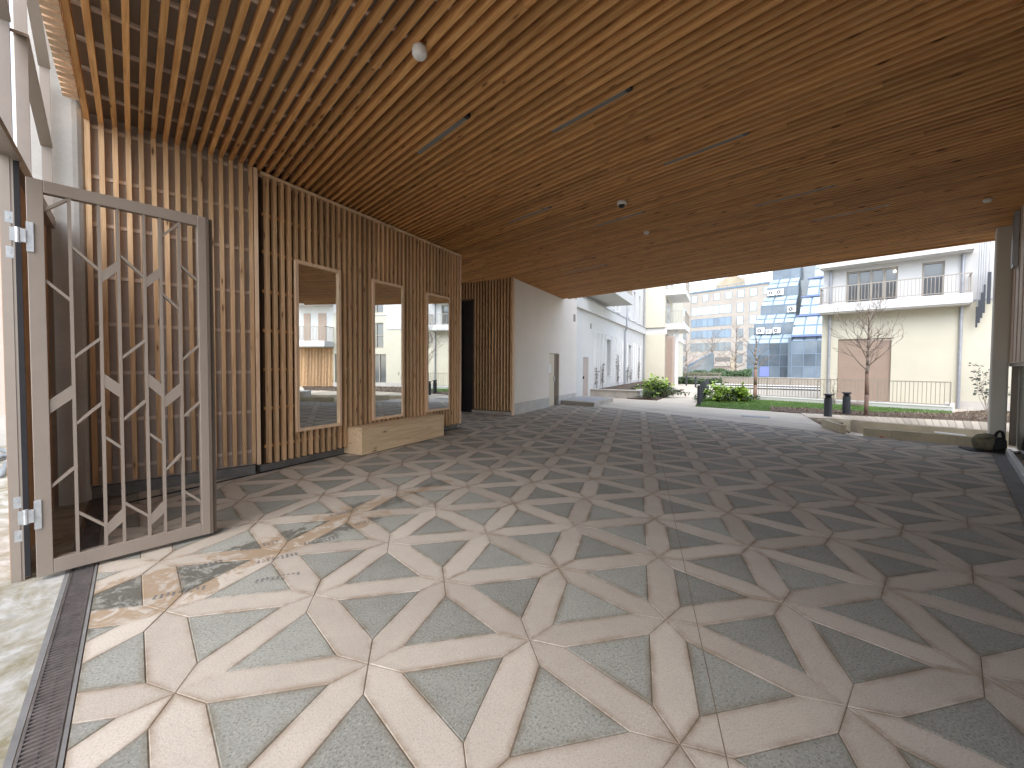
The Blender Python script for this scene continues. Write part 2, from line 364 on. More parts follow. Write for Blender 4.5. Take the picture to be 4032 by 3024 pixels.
# --- patterned slab floor
def inside(x, y):
    P_ = Vector((x, y, 0)); p = P_.dot(E60); s = P_.dot(E150)
    if p < -0.34 or s > 2.93 or s < -10.5: return False
    if s < -4.1 and p < 1.3: return False
    # far edge
    for (x0, y0), (x1, y1) in zip(edge_line[:-1], edge_line[1:]):
        if (min(y0, y1) <= y <= max(y0, y1)) or (y > 13.6 and y0 == 13.6) or (y < 3.65 and y1 == 3.65):
            xe = x0+(x1-x0)*(y-y0)/(y1-y0); return x < xe
    return False
floor_bm = bmesh.new(); ecol = floor_bm.verts.layers.float.new("edge")
lay_m = []
def clip_poly(pts):
    # clip a convex polygon with the straight borders of the floor
    def cut(poly, n, c):      # keep n.x <= c
        out = []
        for i in range(len(poly)):
            a, b = poly[i], poly[(i+1) % len(poly)]; da = a[0]*n[0]+a[1]*n[1]-c; db = b[0]*n[0]+b[1]*n[1]-c
            if da <= 0: out.append(a)
            if (da < 0) != (db < 0) and abs(da-db) > 1e-9:
                t = da/(da-db); out.append((a[0]+t*(b[0]-a[0]), a[1]+t*(b[1]-a[1])))
        return out
    pts = cut(pts, (-E60.x, -E60.y), 0.335)
    if pts: pts = cut(pts, (E150.x, E150.y), 2.93)
    cy = sum(p[1] for p in pts)/max(1, len(pts))
    if pts:
        seg = list(zip(edge_line[:-1], edge_line[1:]))
        for (a, b) in seg:
            if (a[1] >= cy >= b[1]) or (a is edge_line[0] and cy > a[1]) or (b is edge_line[-1] and cy < b[1]):
                d = Vector((b[0]-a[0], b[1]-a[1])); n = Vector((-d.y, d.x)).normalized()
                if n.x < 0: n = -n
                pts = cut(pts, (n.x, n.y), n.x*a[0]+n.y*a[1]); break
    return pts
def slab(pts, mi, inset=0.045, gap=0.0017):
    pts = clip_poly(pts)
    if len(pts) < 3: return
    area = 0.5*abs(sum(pts[i][0]*pts[(i+1)%len(pts)][1]-pts[(i+1)%len(pts)][0]*pts[i][1] for i in range(len(pts))))
    if area < 0.0015: return
    sgn = sum(pts[i][0]*pts[(i+1)%len(pts)][1]-pts[(i+1)%len(pts)][0]*pts[i][1] for i in range(len(pts)))
    if sgn < 0: pts = pts[::-1]
    k = len(pts); c = Vector((sum(p[0] for p in pts)/k, sum(p[1] for p in pts)/k))
    def offs(d):
        out = []
        for i in range(k):
            p0, p1, p2 = Vector(pts[i-1]), Vector(pts[i]), Vector(pts[(i+1) % k])
            e1 = (p1-p0); e2 = (p2-p1)
            if e1.length < 1e-5 or e2.length < 1e-5: out.append(p1+(c-p1)*min(1, d/max(.001, (c-p1).length))); continue
            e1.normalize(); e2.normalize(); n1 = Vector((-e1.y, e1.x)); n2 = Vector((-e2.y, e2.x))
            b = (n1+n2); q = b.length_squared
            b = b*(2*d/q) if q > 0.15 else n1*d
            if b.length > (c-p1).length*0.8: b = (c-p1)*0.8
            out.append(p1+b)
        return out
    z = random.uniform(-0.0012, 0.0012)
    o1 = offs(gap); o2 = offs(gap+0.0035); o3 = offs(inset)
    R0 = [floor_bm.verts.new((p.x, p.y, -0.006)) for p in o1]
    R1 = [floor_bm.verts.new((p.x, p.y, z-0.0025)) for p in o1]; R2 = [floor_bm.verts.new((p.x, p.y, z)) for p in o2]; R3 = [floor_bm.verts.new((p.x, p.y, z)) for p in o3]
    for v_ in R0+R1+R2: v_[ecol] = 0.85
    for A, B in ((R0, R1), (R1, R2), (R2, R3)):
        for i in range(k):
            j = (i+1) % k
            try: f_ = floor_bm.faces.new((A[i], A[j], B[j], B[i])); f_.material_index = mi
            except ValueError: pass
    try: f_ = floor_bm.faces.new(R3); f_.material_index = mi
    except ValueError: pass
W_ = 0.196
dirs = [Vector((1, 0)), Vector((0.5, math.sqrt(3)/2)), Vector((-0.5, math.sqrt(3)/2))]
for i in range(-14, 30):
    for j in range(-6, 20):
        A = Vector(((i+j*0.5)*LS, j*math.sqrt(3)/2*LS))
        for d in dirs:
            mid = A+d*LS/2
            if not inside(mid.x, mid.y) and not inside(A.x, A.y) and not inside(A.x+d.x*LS, A.y+d.y*LS): continue
            n = Vector((-d.y, d.x)); B = A+d*LS; k = W_/2/math.tan(R(30))
            pts = [A, A+d*k-n*W_/2, B-d*k-n*W_/2, B, B-d*k+n*W_/2, A+d*k+n*W_/2]
            slab([(p.x, p.y) for p in pts], 0)
        for sgn in (1, -1):
            V = [A, A+dirs[0]*LS, A+(dirs[1]*LS if sgn > 0 else Vector((0.5, -math.sqrt(3)/2))*LS)]
            c = (V[0]+V[1]+V[2])/3
            if not inside(c.x, c.y) and not any(inside(v_.x, v_.y) for v_ in V): continue
            kf = 1-(W_/2)/(LS/(2*math.sqrt(3)))
            slab([tuple(c+(v_-c)*kf) for v_ in V], 1)
me = bpy.data.meshes.new("paved_floor"); bmesh.ops.recalc_face_normals(floor_bm, faces=floor_bm.faces)
floor_bm.to_mesh(me); floor_bm.free(); me.materials.append(MAT["slab_beige"]); me.materials.append(MAT["slab_grey"])
o = bpy.data.objects.new("paved_floor", me); scene.collection.objects.link(o); struct(o)
gp = [PS(-.335, 2.93)[:2], PS(-.335, -4.25)[:2], PS(1.1, -4.25)[:2], (0.6, 9.5), (1.2, 12.5), (6.0, 14.2)]+[(x-0.004, y) for x, y in edge_line]+[PS(11.95, 2.93)[:2]]
struct(build("floor_grout", MB().prism(gp, -0.009, -0.0045), "grout"))
# sawn joint across the slabs
mb = MB(); d = Vector((math.sin(R(30.4)), math.cos(R(30.4)))); p0 = Vector((1.9, -1.45))
q0 = p0+d*9.5; strip(mb, [tuple(p0), tuple(q0)], 0.0045, 0.0022)
struct(build("sawn_joint", mb, "grout"))
# wet shoe prints
mb = MB()
def sole(x, y, az, sc, mb):
    d = Vector((math.sin(R(az)), math.cos(R(az)))); n = Vector((d.y, -d.x))
    for r in range(9):
        t = -0.13+r*0.032; wdt = 0.042*(1-0.25*abs(r-5)/5)*(0.75 if 2 < r < 5 else 1)
        for k in (-1, 0, 1):
            if random.random() < 0.2: continue
            c = d*t*sc+n*k*wdt*0.62*sc; a = 0.011*sc; b_ = wdt*0.26*sc
            q = [c+d*a*random.uniform(.6, 1.2)*math.cos(th)+n*b_*random.uniform(.7, 1.3)*math.sin(th) for th in [i*math.pi/3 for i in range(6)]]
            m0 = len(mb.v); mb.v += [(x+v_.x, y+v_.y, 0.0026) for v_ in q]; mb.f.append(tuple(range(m0, m0+6))); mb.mi.append(0)
for x, y, az in [(-0.45, 0.95, 75), (0.02, 1.35, 70), (-0.2, 1.62, 64), (0.28, 1.62, 72), (0.62, 2.0, 60), (0.35, 2.3, 58), (0.95, 2.75, 48), (0.7, 3.1, 60), (1.15, 2.35, 50), (-0.5, 1.32, 60), (1.3, 3.2, 40), (0.12, 1.02, 80)]:
    sole(x, y, az, 1.0, mb)
o = build("wet_footprints", mb, "concrete_dark"); struct(o, 'stuff')
o['label'] = "dark wet shoe prints scattered over the paving by the gate"
# drain channel along the gate line
dr = thing("drain_channel", "long slotted metal drain grate set in the ground along the gate line", "drain", az=150)
build("channel", MB().box(-4.1, 3.05, -0.505, -0.48, -0.05, -0.002).box(-4.1, 3.05, -0.352, -0.338, -0.05, 0.003), "concrete_dark", dr)
build("channel_base", MB().box(-4.1, 3.05, -0.48, -0.352, -0.07, -0.045), "black_gap", dr)
mb = MB().box(-4.1, 3.05, -0.474, -0.466, -0.03, 0.002).box(-4.1, 3.05, -0.366, -0.358, -0.03, 0.002)
mb.box(-4.1, 3.05, -0.4185, -0.4160, -0.025, -0.004)
x = -4.1
while x < 3.05:
    mb.box(x, x+0.011, -0.466, -0.366, -0.02, 0.0005); x += 0.027
build("grate", mb, "grate_metal", dr)

# ================================================================== PASSAGE BUILDING (over the ceiling)
far = lambda s: 12.57+0.0446*(s+7.73)
def smin(p):
    if p < 1.14: return -4.12
    if p < 5.71: return -4.09-(p-1.21)*0.358-0.30
    if p < 8.43: return max(-9.6, -6.75-(8.43-p)*2.9)
    return -6.75-(p-8.43)*0.386+0.02
pb = thing("passage_building", "concrete building block bridging over the timber lined passage", "building", az=150)
ppts = [(8.0, -0.62), (-12.0, -0.62), (-12.0, far(-12)+0.05), (8.0, far(8)+0.05)]
build("upper_block", MB().prism(ppts, 4.40, 6.6), "white_render", pb)  # unseen block added against light leaks, kept low to brighten the courtyard
build("side_block", MB().prism([(3.45, -0.62), (8, -0.62), (8, far(8)-.4), (3.45, far(3.45)-.4)], 0, 4.38), "warm_render", pb)
build("pier", MB().box(-4.75, -4.19, -0.86, 1.03, 0, 4.39), "concrete_light", pb)
build("rear_block", MB().prism([(-4.75, 1.05), (-4.20, 1.05), (-4.60, 1.35), (-6.15, 5.55), (-11.9, 5.6), (-11.9, -0.6), (-4.75, -0.6)], 0, 4.38), "warm_render", pb)
cp = MB()
pr = [(-4.6, -0.47), (-4.6, -0.97)]+[(-4.06-0.06*(1-math.cos(t)), -0.91-0.06*math.sin(t)) for t in [R(90), R(60), R(30), 0]]+[(-4.06, -0.56)]+[(-4.06-0.09*(1-math.cos(t)), -0.56+0.09*math.sin(t)) for t in [R(25), R(50), R(75), R(90)]]
cp.prism(pr, -0.006, 6.5); build("pillar", cp, "concrete_light", pb, smooth=False)

# --- timber ceiling
ce = thing("timber_ceiling", "slatted softwood ceiling of long parallel battens over the whole passage", "ceiling", az=150)
PITCH = 0.1092; mb = MB(); ZB = 4.185
LIGHTS = [(2.555, -2.25, -1.18), (3.46, -0.77, 0.25), (5.02, -0.26, 0.76), (5.04, -3.30, -2.25), (6.38, -2.31, -1.26), (7.43, 0.10, 1.18), (8.95, -5.2, -3.8), (9.0, 0.6, 1.65)]
k = 0
slots = {}
for li, (lp, s0, s1) in enumerate(LIGHTS):
    pass
while True:
    p = -0.448+PITCH*k
    if p > 12.85: break
    a = smin(p); b = 3.14
    # far edge clip: p < far(s)  -> s > ...
    if p+0.03 > far(a): a = (p+0.03-12.57)/0.0446-7.73
    cuts = []
    if k in slots: cuts = sorted((c[0], c[1]) for c in slots[k])
    cur = a
    for c0, c1 in cuts+[(b, b)]:
        # break into board lengths so the grain varies
        x = cur
        while x < c0-0.01:
            L_ = random.uniform(3.2, 5.0); e = min(c0, x+L_)
            if c0-e < 0.8: e = c0
            jz = random.uniform(-0.0025, 0.0025)
            mb.box(x, e-0.001, p-0.0222, p+0.0222, ZB+jz, ZB+0.082); x = e
        cur = c1
    k += 1
build("slats", mb, "wood_x", ce, bevel=0)
mb = MB(); s = -4.15+0.02
while s > -9.7: s -= 0.48
while s < 3.1:
    p0 = -0.47
    if s < -4.1: p0 = 1.21+(-4.09-0.25-s)/0.358
    p0 = min(p0, 12.3)
    mb.box(s-0.02, s+0.02, p0, far(s)-0.05, ZB+0.0822, ZB+0.105); s += 0.48
build("battens", mb, "batten_pale", ce)
cp_ = [(3.44, -0.5), (-4.16, -0.5), (-4.16, 1.0), (-9.7, 5.0), (-9.7, far(-9.7)-.01), (3.44, far(3.44)-.01)]
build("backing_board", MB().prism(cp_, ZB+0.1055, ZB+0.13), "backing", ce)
build("edge_trim", MB().prism([(-8.0, far(-8)-0.01), (-8.0, far(-8)+0.02), (3.1, far(3.1)+0.02), (3.1, far(3.1)-0.01)], ZB-0.01, ZB+0.23), "wood_x", ce)
mb = MB(); s = -3.62
while s < 3.1: mb.box(s, s+0.072, -0.585, -0.476, ZB-0.03, ZB+0.06); s += 0.1
build("end_blocks", mb, "wood_pale_z", ce)

# --- left slatted wall
lw = thing("slatted_wall", "tall open slatted timber wall with pale cross battens behind the gate leaf", "wall", loc=PS(0, -4.083), az=60)
mb = MB()
for k in range(15):
    x = -0.448+PITCH*k; mb.box(x-0.0225, x+0.0225, 0, 0.06, 0.165+random.uniform(-.006, .006), ZB+0.06)
build("slats", mb, "wood_z", lw)
mb = MB()
for z in (3.605, 3.08, 2.50, 1.97, 1.415, 0.87, 0.32): mb.box(-0.50, 1.12, 0.0605, 0.085, z-0.02, z+0.02)
mb.box(-0.50, 1.12, 0.0605, 0.085, 4.13, 4.17)
build("battens", mb, "batten_pale", lw)
build("backing_board", MB().box(-0.50, 1.12, 0.0855, 0.10, 0.13, 4.30), "backing_wall", lw)
build("plinth", MB().box(-0.50, 1.10, 0.03, 0.10, -0.004, 0.129), "plinth_concrete", lw)
build("end_post", MB().box(1.115, 1.16, -0.012, 0.10, 0.14, 4.183), "wood_pale_z", lw)

# --- mirror wall
N0 = Vector((-1.0, 4.15, 0)); AZ_M = 40.7; WL = 4.75
mw = thing("mirror_wall", "slatted timber wall panel carrying the three tall mirrors above the bench", "wall", loc=N0[:], az=AZ_M)
mb = MB(); x = 0.085; kk = 0
while x < WL-0.06:
    mb.box(x-0.0215, x+0.0215, 0.002, 0.072, 0.125+random.uniform(-.004, .004), 4.122); x += 0.108
build("slats", mb, "wood_z", mw)
mb = MB()
for z in (3.62, 3.1, 2.55, 2.0, 1.45, 0.9, 0.36): mb.box(0.05, WL-0.04, 0.0725, 0.095, z-0.02, z+0.02)
build("battens", mb, "wood_x", mw)
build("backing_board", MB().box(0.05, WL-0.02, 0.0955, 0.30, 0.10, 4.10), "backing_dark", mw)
build("top_rail", MB().box(0.0, WL, -0.006, 0.10, 4.1225, 4.165), "wood_pale_x", mw)
build("end_post", MB().box(WL-0.04, WL, -0.004, 0.20, 0.12, 4.122), "wood_pale_z", mw)
build("plinth", MB().box(0.0, WL-0.02, 0.10, 0.28, -0.004, 0.0995), "plinth_concrete", mw)
build("floor_channel", MB().box(-1.5, WL+0.1, 0.05, 0.10, -0.002, 0.004), "black_gap", mw)
mpos = [(0.462, 1.262, -1.1, "tall mirror in pale wood frame nearest the gate, reflecting a balcony and wooden cladding"),
        (1.945, 2.742, 1.3, "tall wood framed mirror above the bench, between the other two mirrors"),
        (3.435, 4.245, 2.3, "tall wood framed mirror at the far end of the slatted wall, beyond the bench")]
u = Vector((math.sin(R(AZ_M)), math.cos(R(AZ_M)), 0))
for x0, x1, tw, lab in mpos:
    mt = thing("wall_mirror", lab, "mirror", loc=(N0+u*x0)[:], az=AZ_M, group="tall mirrors on the slatted wall")
    W = x1-x0; z0, z1 = 0.515, 3.07; fw_ = 0.045
    mb = MB().box(0, fw_, -0.045, -0.001, z0, z1).box(W-fw_, W, -0.045, -0.001, z0, z1).box(fw_, W-fw_, -0.045, -0.001, z0, z0+fw_).box(fw_, W-fw_, -0.045, -0.001, z1-fw_, z1)
    build("frame", mb, "wood_pale_z", mt)
    dy = math.tan(R(abs(tw)))*(W-2*fw_); ya, yb = (-0.006, -0.006-dy) if tw > 0 else (-0.006-dy, -0.006)
    build("glass", MB().prism([(fw_, ya), (fw_, ya-.004), (W-fw_, yb-.004), (W-fw_, yb)], z0+fw_, z1-fw_), "mirror", mt)

# --- bench
bt = thing("timber_bench", "closed knotty pine box bench standing below the mirrors", "bench", loc=(N0+u*1.42)[:], az=AZ_M)
build("top_board", MB().box(-0.01, 2.235, -0.335, -0.005, 0.438, 0.466), "bench_wood", bt, bevel=0.003)
build("front_panel", MB().box(0.0, 2.225, -0.325, -0.30, 0.012, 0.4375), "bench_wood", bt)
build("end_panel", MB().box(0.0, 0.028, -0.2995, 0.10, 0.012, 0.4375), "wood_pale_x", bt)
build("end_panel", MB().box(2.197, 2.225, -0.2995, 0.10, 0.012, 0.4375), "wood_pale_x", bt)

# --- recess with dark doorway and slatted wall
B0 = Vector((3.935, 10.06, 0))+Vector((-math.sin(R(130.7)), -math.cos(R(130.7)), 0))*2.75-Vector((0.652, 0.758, 0))*0.09
rw = thing("recess_wall", "dark slatted timber wall at the back of the recess with a tall black doorway", "wall", loc=B0[:], az=130.7)
mb = MB(); x = 2.70
while x > 1.31: mb.box(x-0.0215, x+0.0215, 0, 0.07, 0.13, 4.24); x -= 0.108
while x > 0.0: mb.box(x-0.0215, x+0.0215, 0, 0.07, 3.66, 4.24); x -= 0.108
build("slats", mb, "wood_z", rw)
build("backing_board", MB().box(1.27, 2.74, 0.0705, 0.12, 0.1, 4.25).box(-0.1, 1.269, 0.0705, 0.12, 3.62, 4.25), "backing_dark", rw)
build("doorway", MB().box(-0.1, 1.265, 0.125, 0.16, 0.0, 4.25), "dark_room", rw)  # near-black sheet closes the opening; the unlit depth is its colour
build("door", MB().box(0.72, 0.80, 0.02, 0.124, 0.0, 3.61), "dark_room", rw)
build("plinth", MB().box(1.27, 2.74, 0.02, 0.0700, -0.003, 0.10), "concrete", rw)
build("corner_trim", MB().box(2.745, 2.785, -0.02, 0.085, 0.0, 4.24), "wood_pale_z", rw)
# return wall behind the mirror panel end
E_ = N0+u*WL
rr = thing("return_wall", "plain dark end wall closing the mirror panel at the recess", "wall", loc=E_[:], az=310.7)
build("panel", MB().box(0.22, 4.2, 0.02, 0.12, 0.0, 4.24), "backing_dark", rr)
build("slats", MB().box(0.225, 0.26, -0.01, 0.0195, 0.12, 4.2), "wood_z", rr)

# --- fittings in the ceiling
for i, (lp, s0, s1) in enumerate(LIGHTS):
    labs = ["recessed grey linear light with black end, the one nearest the mirror wall", "recessed grey linear light in the ceiling, the one nearest above the camera",
            "recessed linear light to the right of the domed camera", "short looking recessed light left of the domed camera",
            "recessed linear light directly right of and behind the domed camera", "faint recessed linear light far along the ceiling toward the balcony side",
            "recessed linear light near the recess wall, farthest to the left", "recessed linear light close to the courtyard edge of the ceiling"]
    kk = math.floor((lp+0.448)/PITCH); pc = -0.448+PITCH*(kk+0.5)
    lt = thing("linear_light", labs[i], "ceiling light", loc=PS(pc, (s0+s1)/2, ZB), az=150, group="linear lights recessed between the ceiling slats")
    h = (s1-s0)/2
    build("housing", MB().box(-h+0.01, h-0.06, -0.028, -0.0245, 0.001, 0.055).box(-h+0.01, h-0.06, 0.0245, 0.028, 0.001, 0.055), "zinc", lt)
    build("diffuser", MB().box(-h+0.01, h-0.06, -0.0242, 0.0242, 0.006, 0.055), "lamp_grey", lt)
    build("end_cap", MB().box(h-0.058, h-0.005, -0.029, 0.029, 0.002, 0.055), "black_plastic", lt)
o = build("motion_sensor", MB().lathe([(0.055, 0.03), (0.062, 0.0), (0.062, -0.035), (0.045, -0.06), (0.02, -0.063), (0.002, -0.064)], 24), "white_paint", smooth=True, loc=PS(1.68, -0.69, ZB-0.03))
tag(o, "round white motion sensor on the ceiling slats near the gate end", "sensor")
dc = thing("dome_camera", "small white security camera with black glass dome on the ceiling", "camera", loc=PS(5.71, -1.29, ZB))
build("housing", MB().lathe([(0.07, 0.0), (0.075, -0.03), (0.07, -0.055), (0.055, -0.06)], 24), "white_paint", dc, smooth=True)
build("dome", MB().lathe([(0.053, -0.058), (0.05, -0.08), (0.036, -0.10), (0.015, -0.108), (0.001, -0.109)], 24), "black_plastic", dc, smooth=True)
for (p, s, lab) in ((7.36, -1.77, "small round pale smoke detector on the ceiling beyond the domed camera"), (9.78, 2.72, "small round pale smoke detector on the ceiling close to the right hand wall")):
    o = build("smoke_detector", MB().lathe([(0.05, 0.0), (0.055, -0.02), (0.04, -0.045), (0.01, -0.05)], 20), "white_paint", smooth=True, loc=PS(p, s, ZB))
    tag(o, lab, "smoke detector", "smoke detectors on the ceiling")

# --- right hand wall, column
rgt = thing("glazed_side_wall", "right hand wall of dark shop glass below tan cladding panels", "wall", az=150)
build("panel", MB().box(3.13, 3.40, -0.55, 12.3, 1.62, 4.38), "tan_panel", rgt)
build("glass", MB().box(3.20, 3.23, -0.55, 12.1, 0.10, 1.56), "shop_glass", rgt)
build("frame", MB().box(3.15, 3.28, -0.55, 12.25, 1.56, 1.619).box(3.16, 3.27, 11.75, 11.87, 0.1, 1.5595).box(3.16, 3.27, 8.0, 8.07, 0.1, 1.5595).box(3.16, 3.27, 5.0, 5.07, 0.1, 1.5595), "bronze_dark", rgt)
build("flashing", MB().box(3.085, 3.15, -0.5, 11.2, -0.004, 0.10), "galvanised", rgt)
build("floor_channel", MB().box(2.935, 3.083, -0.33, 11.2, -0.004, 0.006), "concrete_dark", rgt)
mb = MB(); y = -0.5
while y < 12.3: mb.box(3.118, 3.13, y, y+0.045, 1.64, 4.24); y += 0.62
build("cover_strip", mb, "tan_panel", rgt)
gl = thing("wall_grille", "tall narrow grey louvred box fixed high on the right hand wall", "grille", loc=PS(11.0, 3.10, 3.25), az=150)
build("case", MB().box(-0.04, 0.015, -0.2, 0.12, 0, 0.92), "zinc", gl)
build("louvre", MB().box(-0.047, -0.0405, -0.17, 0.09, 0.05, 0.87), "bronze_dark", gl)
col = MB()
col.box(2.915, 3.129, 11.90, 12.36, -0.004, 4.24)
o = build("column", col, "column_paint", bevel=0.03, **F150); tag(o, "plain rendered column at the right end of the passage", "column")

# --- backpack on a board by the column
bp = thing("backpack", "slumped khaki and black backpack lying against the foot of the column", "backpack", loc=(11.32, 3.22, 0.022), az=100)
def blob(rx, ry, rz, cx, cy, cz, seed, k=14, l=9, am=0.12):
    rnd = random.Random(seed); ph = [rnd.uniform(0, 6.28) for _ in range(6)]; mb = MB(); n = 0
    for j in range(l+1):
        th = math.pi*j/l
        for i in range(k):
            f = 2*math.pi*i/k; w_ = 1+am*(math.sin(3*f+ph[0])+math.sin(2*th*2+ph[1])*0.7+math.sin(5*f+3*th+ph[2])*0.5)
            z = rz*math.cos(th)*w_; mb.v.append((cx+rx*math.sin(th)*math.cos(f)*w_, cy+ry*math.sin(th)*math.sin(f)*w_, max(0, cz+z)))
    for j in range(l):
        for i in range(k): i2 = (i+1) % k; mb.f.append((j*k+i, j*k+i2, (j+1)*k+i2, (j+1)*k+i)); mb.mi.append(0)
    return mb
o = build("body", blob(0.21, 0.15, 0.15, 0, 0, 0.13, 3), "bag_cloth", bp, smooth=True)
build("pocket", blob(0.12, 0.09, 0.12, 0.08, -0.12, 0.12, 5), "bag_black", bp, smooth=True)
mb = MB(); pts = [(0.10+0.10*math.cos(t), -0.10-0.02*math.sin(t), 0.14+0.22*math.sin(t)) for t in [i*math.pi/10 for i in range(11)]]
mb.path(pts, 0.022, 8); build("strap", mb, "bag_black", bp, smooth=True)
build("flap", blob(0.14, 0.12, 0.06, -0.05, -0.03, 0.24, 9), "bag_cloth", bp, smooth=True)
o = build("flat_board", MB().box(-0.32, 0.33, -0.2, 0.2, 0.001, 0.018), ["bag_black"], loc=(11.33, 3.20, 0.001), rz=R(-40))
tag(o, "thin dark board lying on the paving under the backpack", "board")

# ================================================================== GATE SCREEN
gt = thing("gate_screen", "tall bronze metal screen of bent flat bars fixed above and beside the gate", "gate screen", az=150)
YP0, YP1 = -0.775, -0.70
def at_y(o_, y0=YP0): return o_
mb = MB()
mb.box(-4.04, 3.0, YP0, YP1+0.005, 2.93, 3.04)
build("transom", mb, "bronze", gt)
for s in (-3.98, -2.72, -2.02, -1.30, -0.6, 0.1, 0.8, 1.5, 2.2, 2.95): build("upright", MB().box(s-0.009, s+0.009, YP0+0.005, YP1, 3.041, 6.6), "bronze", gt)
mb = MB(); off = (YP0+YP1)/2+0.003
def diag(x0, z0, x1, z1, wd):
    n = len(mb.v); mb.bar((x0, z0), (x1, z1), wd, 0.085)
    for i in range(n, len(mb.v)): v_ = mb.v[i]; mb.v[i] = (v_[0], v_[1]+off, v_[2])
for (x0, z0, x1, z1, wd) in [(-3.97, 3.75, -2.73, 4.15, .02), (-2.71, 4.15, -2.03, 3.80, .02), (-2.01, 3.85, -1.31, 4.3, .02), (-3.97, 4.55, -2.73, 5.1, .02), (-2.71, 5.1, -2.03, 4.75, .10),
    (-1.29, 4.2, -.61, 3.8, .02), (-.59, 3.8, .09, 4.2, .02), (.11, 4.3, .79, 3.9, .1), (.81, 3.9, 1.49, 4.3, .02), (1.51, 4.2, 2.19, 3.8, .02), (-2.01, 4.9, -1.31, 5.2, .02), (-1.29, 5.3, -.61, 4.9, .02)]:
    mb = MB(); diag(x0, z0, x1, z1, wd); build("brace", mb, "bronze", gt)
mb = MB().box(-2.045, -1.985, -0.762, -0.715, -0.004, 2.929).box(-2.03, -1.99, -0.7145, -0.70, -0.004, 2.929)
build("hinge_post", mb, "bronze", gt)
build("seal_strip", MB().box(-1.995, -1.985, -0.6995, -0.672, 0.02, 2.92), "black_gap", gt)
build("side_panel", MB().box(-3.965, -2.06, -0.775, -0.752, 0.0, 2.925), "wood_dark_z", gt)
build("floor_post", MB().box(-4.04, -3.97, -0.80, -0.72, -0.004, 2.929), "bronze", gt)
mb = MB().box(-1.97, 3.0, -0.70, -0.66, 2.90, 2.928)
build("head_rail", mb, "bronze", gt)

# gate leaf
gd = thing("gate_leaf", "open bronze metal gate leaf with a bent bar lattice, hinged at the left", "gate", loc=(-1.51, 1.34, 0), az=53.2)
T = 0.03
zt, zb = 2.785, 0.03
mb = MB().box(0.0, 0.079, -T, T, zb, zt).box(0.0795, 0.94, -T, T, 2.70, zt).box(0.0795, 0.94, -T, T, zb, 0.132).box(0.9405, 1.0, -T-.004, T, zb, zt)
build("frame", mb, "bronze", gd, bevel=0.003)
build("closing_edge", MB().box(1.0005, 1.018, -T-.012, T+.004, zb, zt).box(1.0185, 1.052, -0.012, T+.05, zb, zt-.005), "bronze_dark", gd)
mb = MB(); bw, bd = 0.018, 0.042
for x in (0.200, 0.349, 0.450, 0.600, 0.698, 0.820): mb.box(x-bw/2, x+bw/2, -bd/2, bd/2, 0.1325, 2.6995)
B = [(0.080,2.585,0.196,2.696,.017),(0.080,2.096,0.194,1.977,.018),(0.205,2.363,0.344,2.219,.017),(0.355,2.166,0.445,2.267,.055),(0.455,2.356,0.595,2.208,.017),
(0.605,2.163,0.694,2.262,.055),(0.703,2.552,0.815,2.682,.017),(0.825,2.345,0.940,2.237,.017),(0.703,2.095,0.815,1.975,.017),(0.205,1.563,0.344,1.710,.018),(0.455,1.562,0.594,1.705,.018),
(0.825,1.555,0.94,1.675,.017),(0.080,1.213,0.195,1.317,.072),(0.354,1.398,0.445,1.307,.072),(0.605,1.398,0.693,1.300,.072),(0.703,1.205,0.815,1.308,.072),(0.205,1.079,0.344,1.223,.018),
(0.455,1.083,0.594,1.226,.018),(0.825,1.075,0.94,1.187,.017),(0.354,0.966,0.445,0.869,.018),(0.605,0.963,0.693,0.869,.018),(0.703,0.643,0.815,0.763,.018),(0.080,0.649,0.195,0.762,.018),
(0.205,0.431,0.344,0.291,.018),(0.354,0.255,0.445,0.340,.068),(0.455,0.436,0.595,0.292,.018),(0.605,0.257,0.693,0.340,.068),(0.825,0.440,0.940,0.323,.018)]
for x0, z0, x1, z1, wd in B: mb.bar((x0, z0), (x1, z1), wd, bd-0.004)
build("lattice", mb, "bronze", gd)
build("keeper_plate", MB().box(1.0525, 1.058, 0.0, T+.04, 0.72, 0.96), "galvanised", gd)
build("lock_plate", MB().box(1.0525, 1.056, 0.0, T+.04, 1.42, 1.65), "bronze_dark", gd)
def hinge(zc):
    mb = MB().box(-0.004, 0.030, -T-0.010, -T-0.0005, zc-0.10, zc+0.10)
    mb.box(-0.075, -0.0045, -T-0.022, -T-0.006, zc-0.045, zc+0.045); mb.tube((-0.04, -T-0.014, zc-0.05), (-0.04, -T-0.014, zc+0.05), 0.014, k=12)
    for dz in (-0.13, 0.10):
        mb.box(-0.092, -0.058, -T-0.016, -T-0.004, zc+dz-0.03, zc+dz+0.045); mb.tube((-0.075, -T-0.016, zc+dz+.01), (-0.075, -T-0.020, zc+dz+.01), 0.008, k=10)
    build("hinge", mb, "galvanised", gd)
hinge(2.38); hinge(0.47)

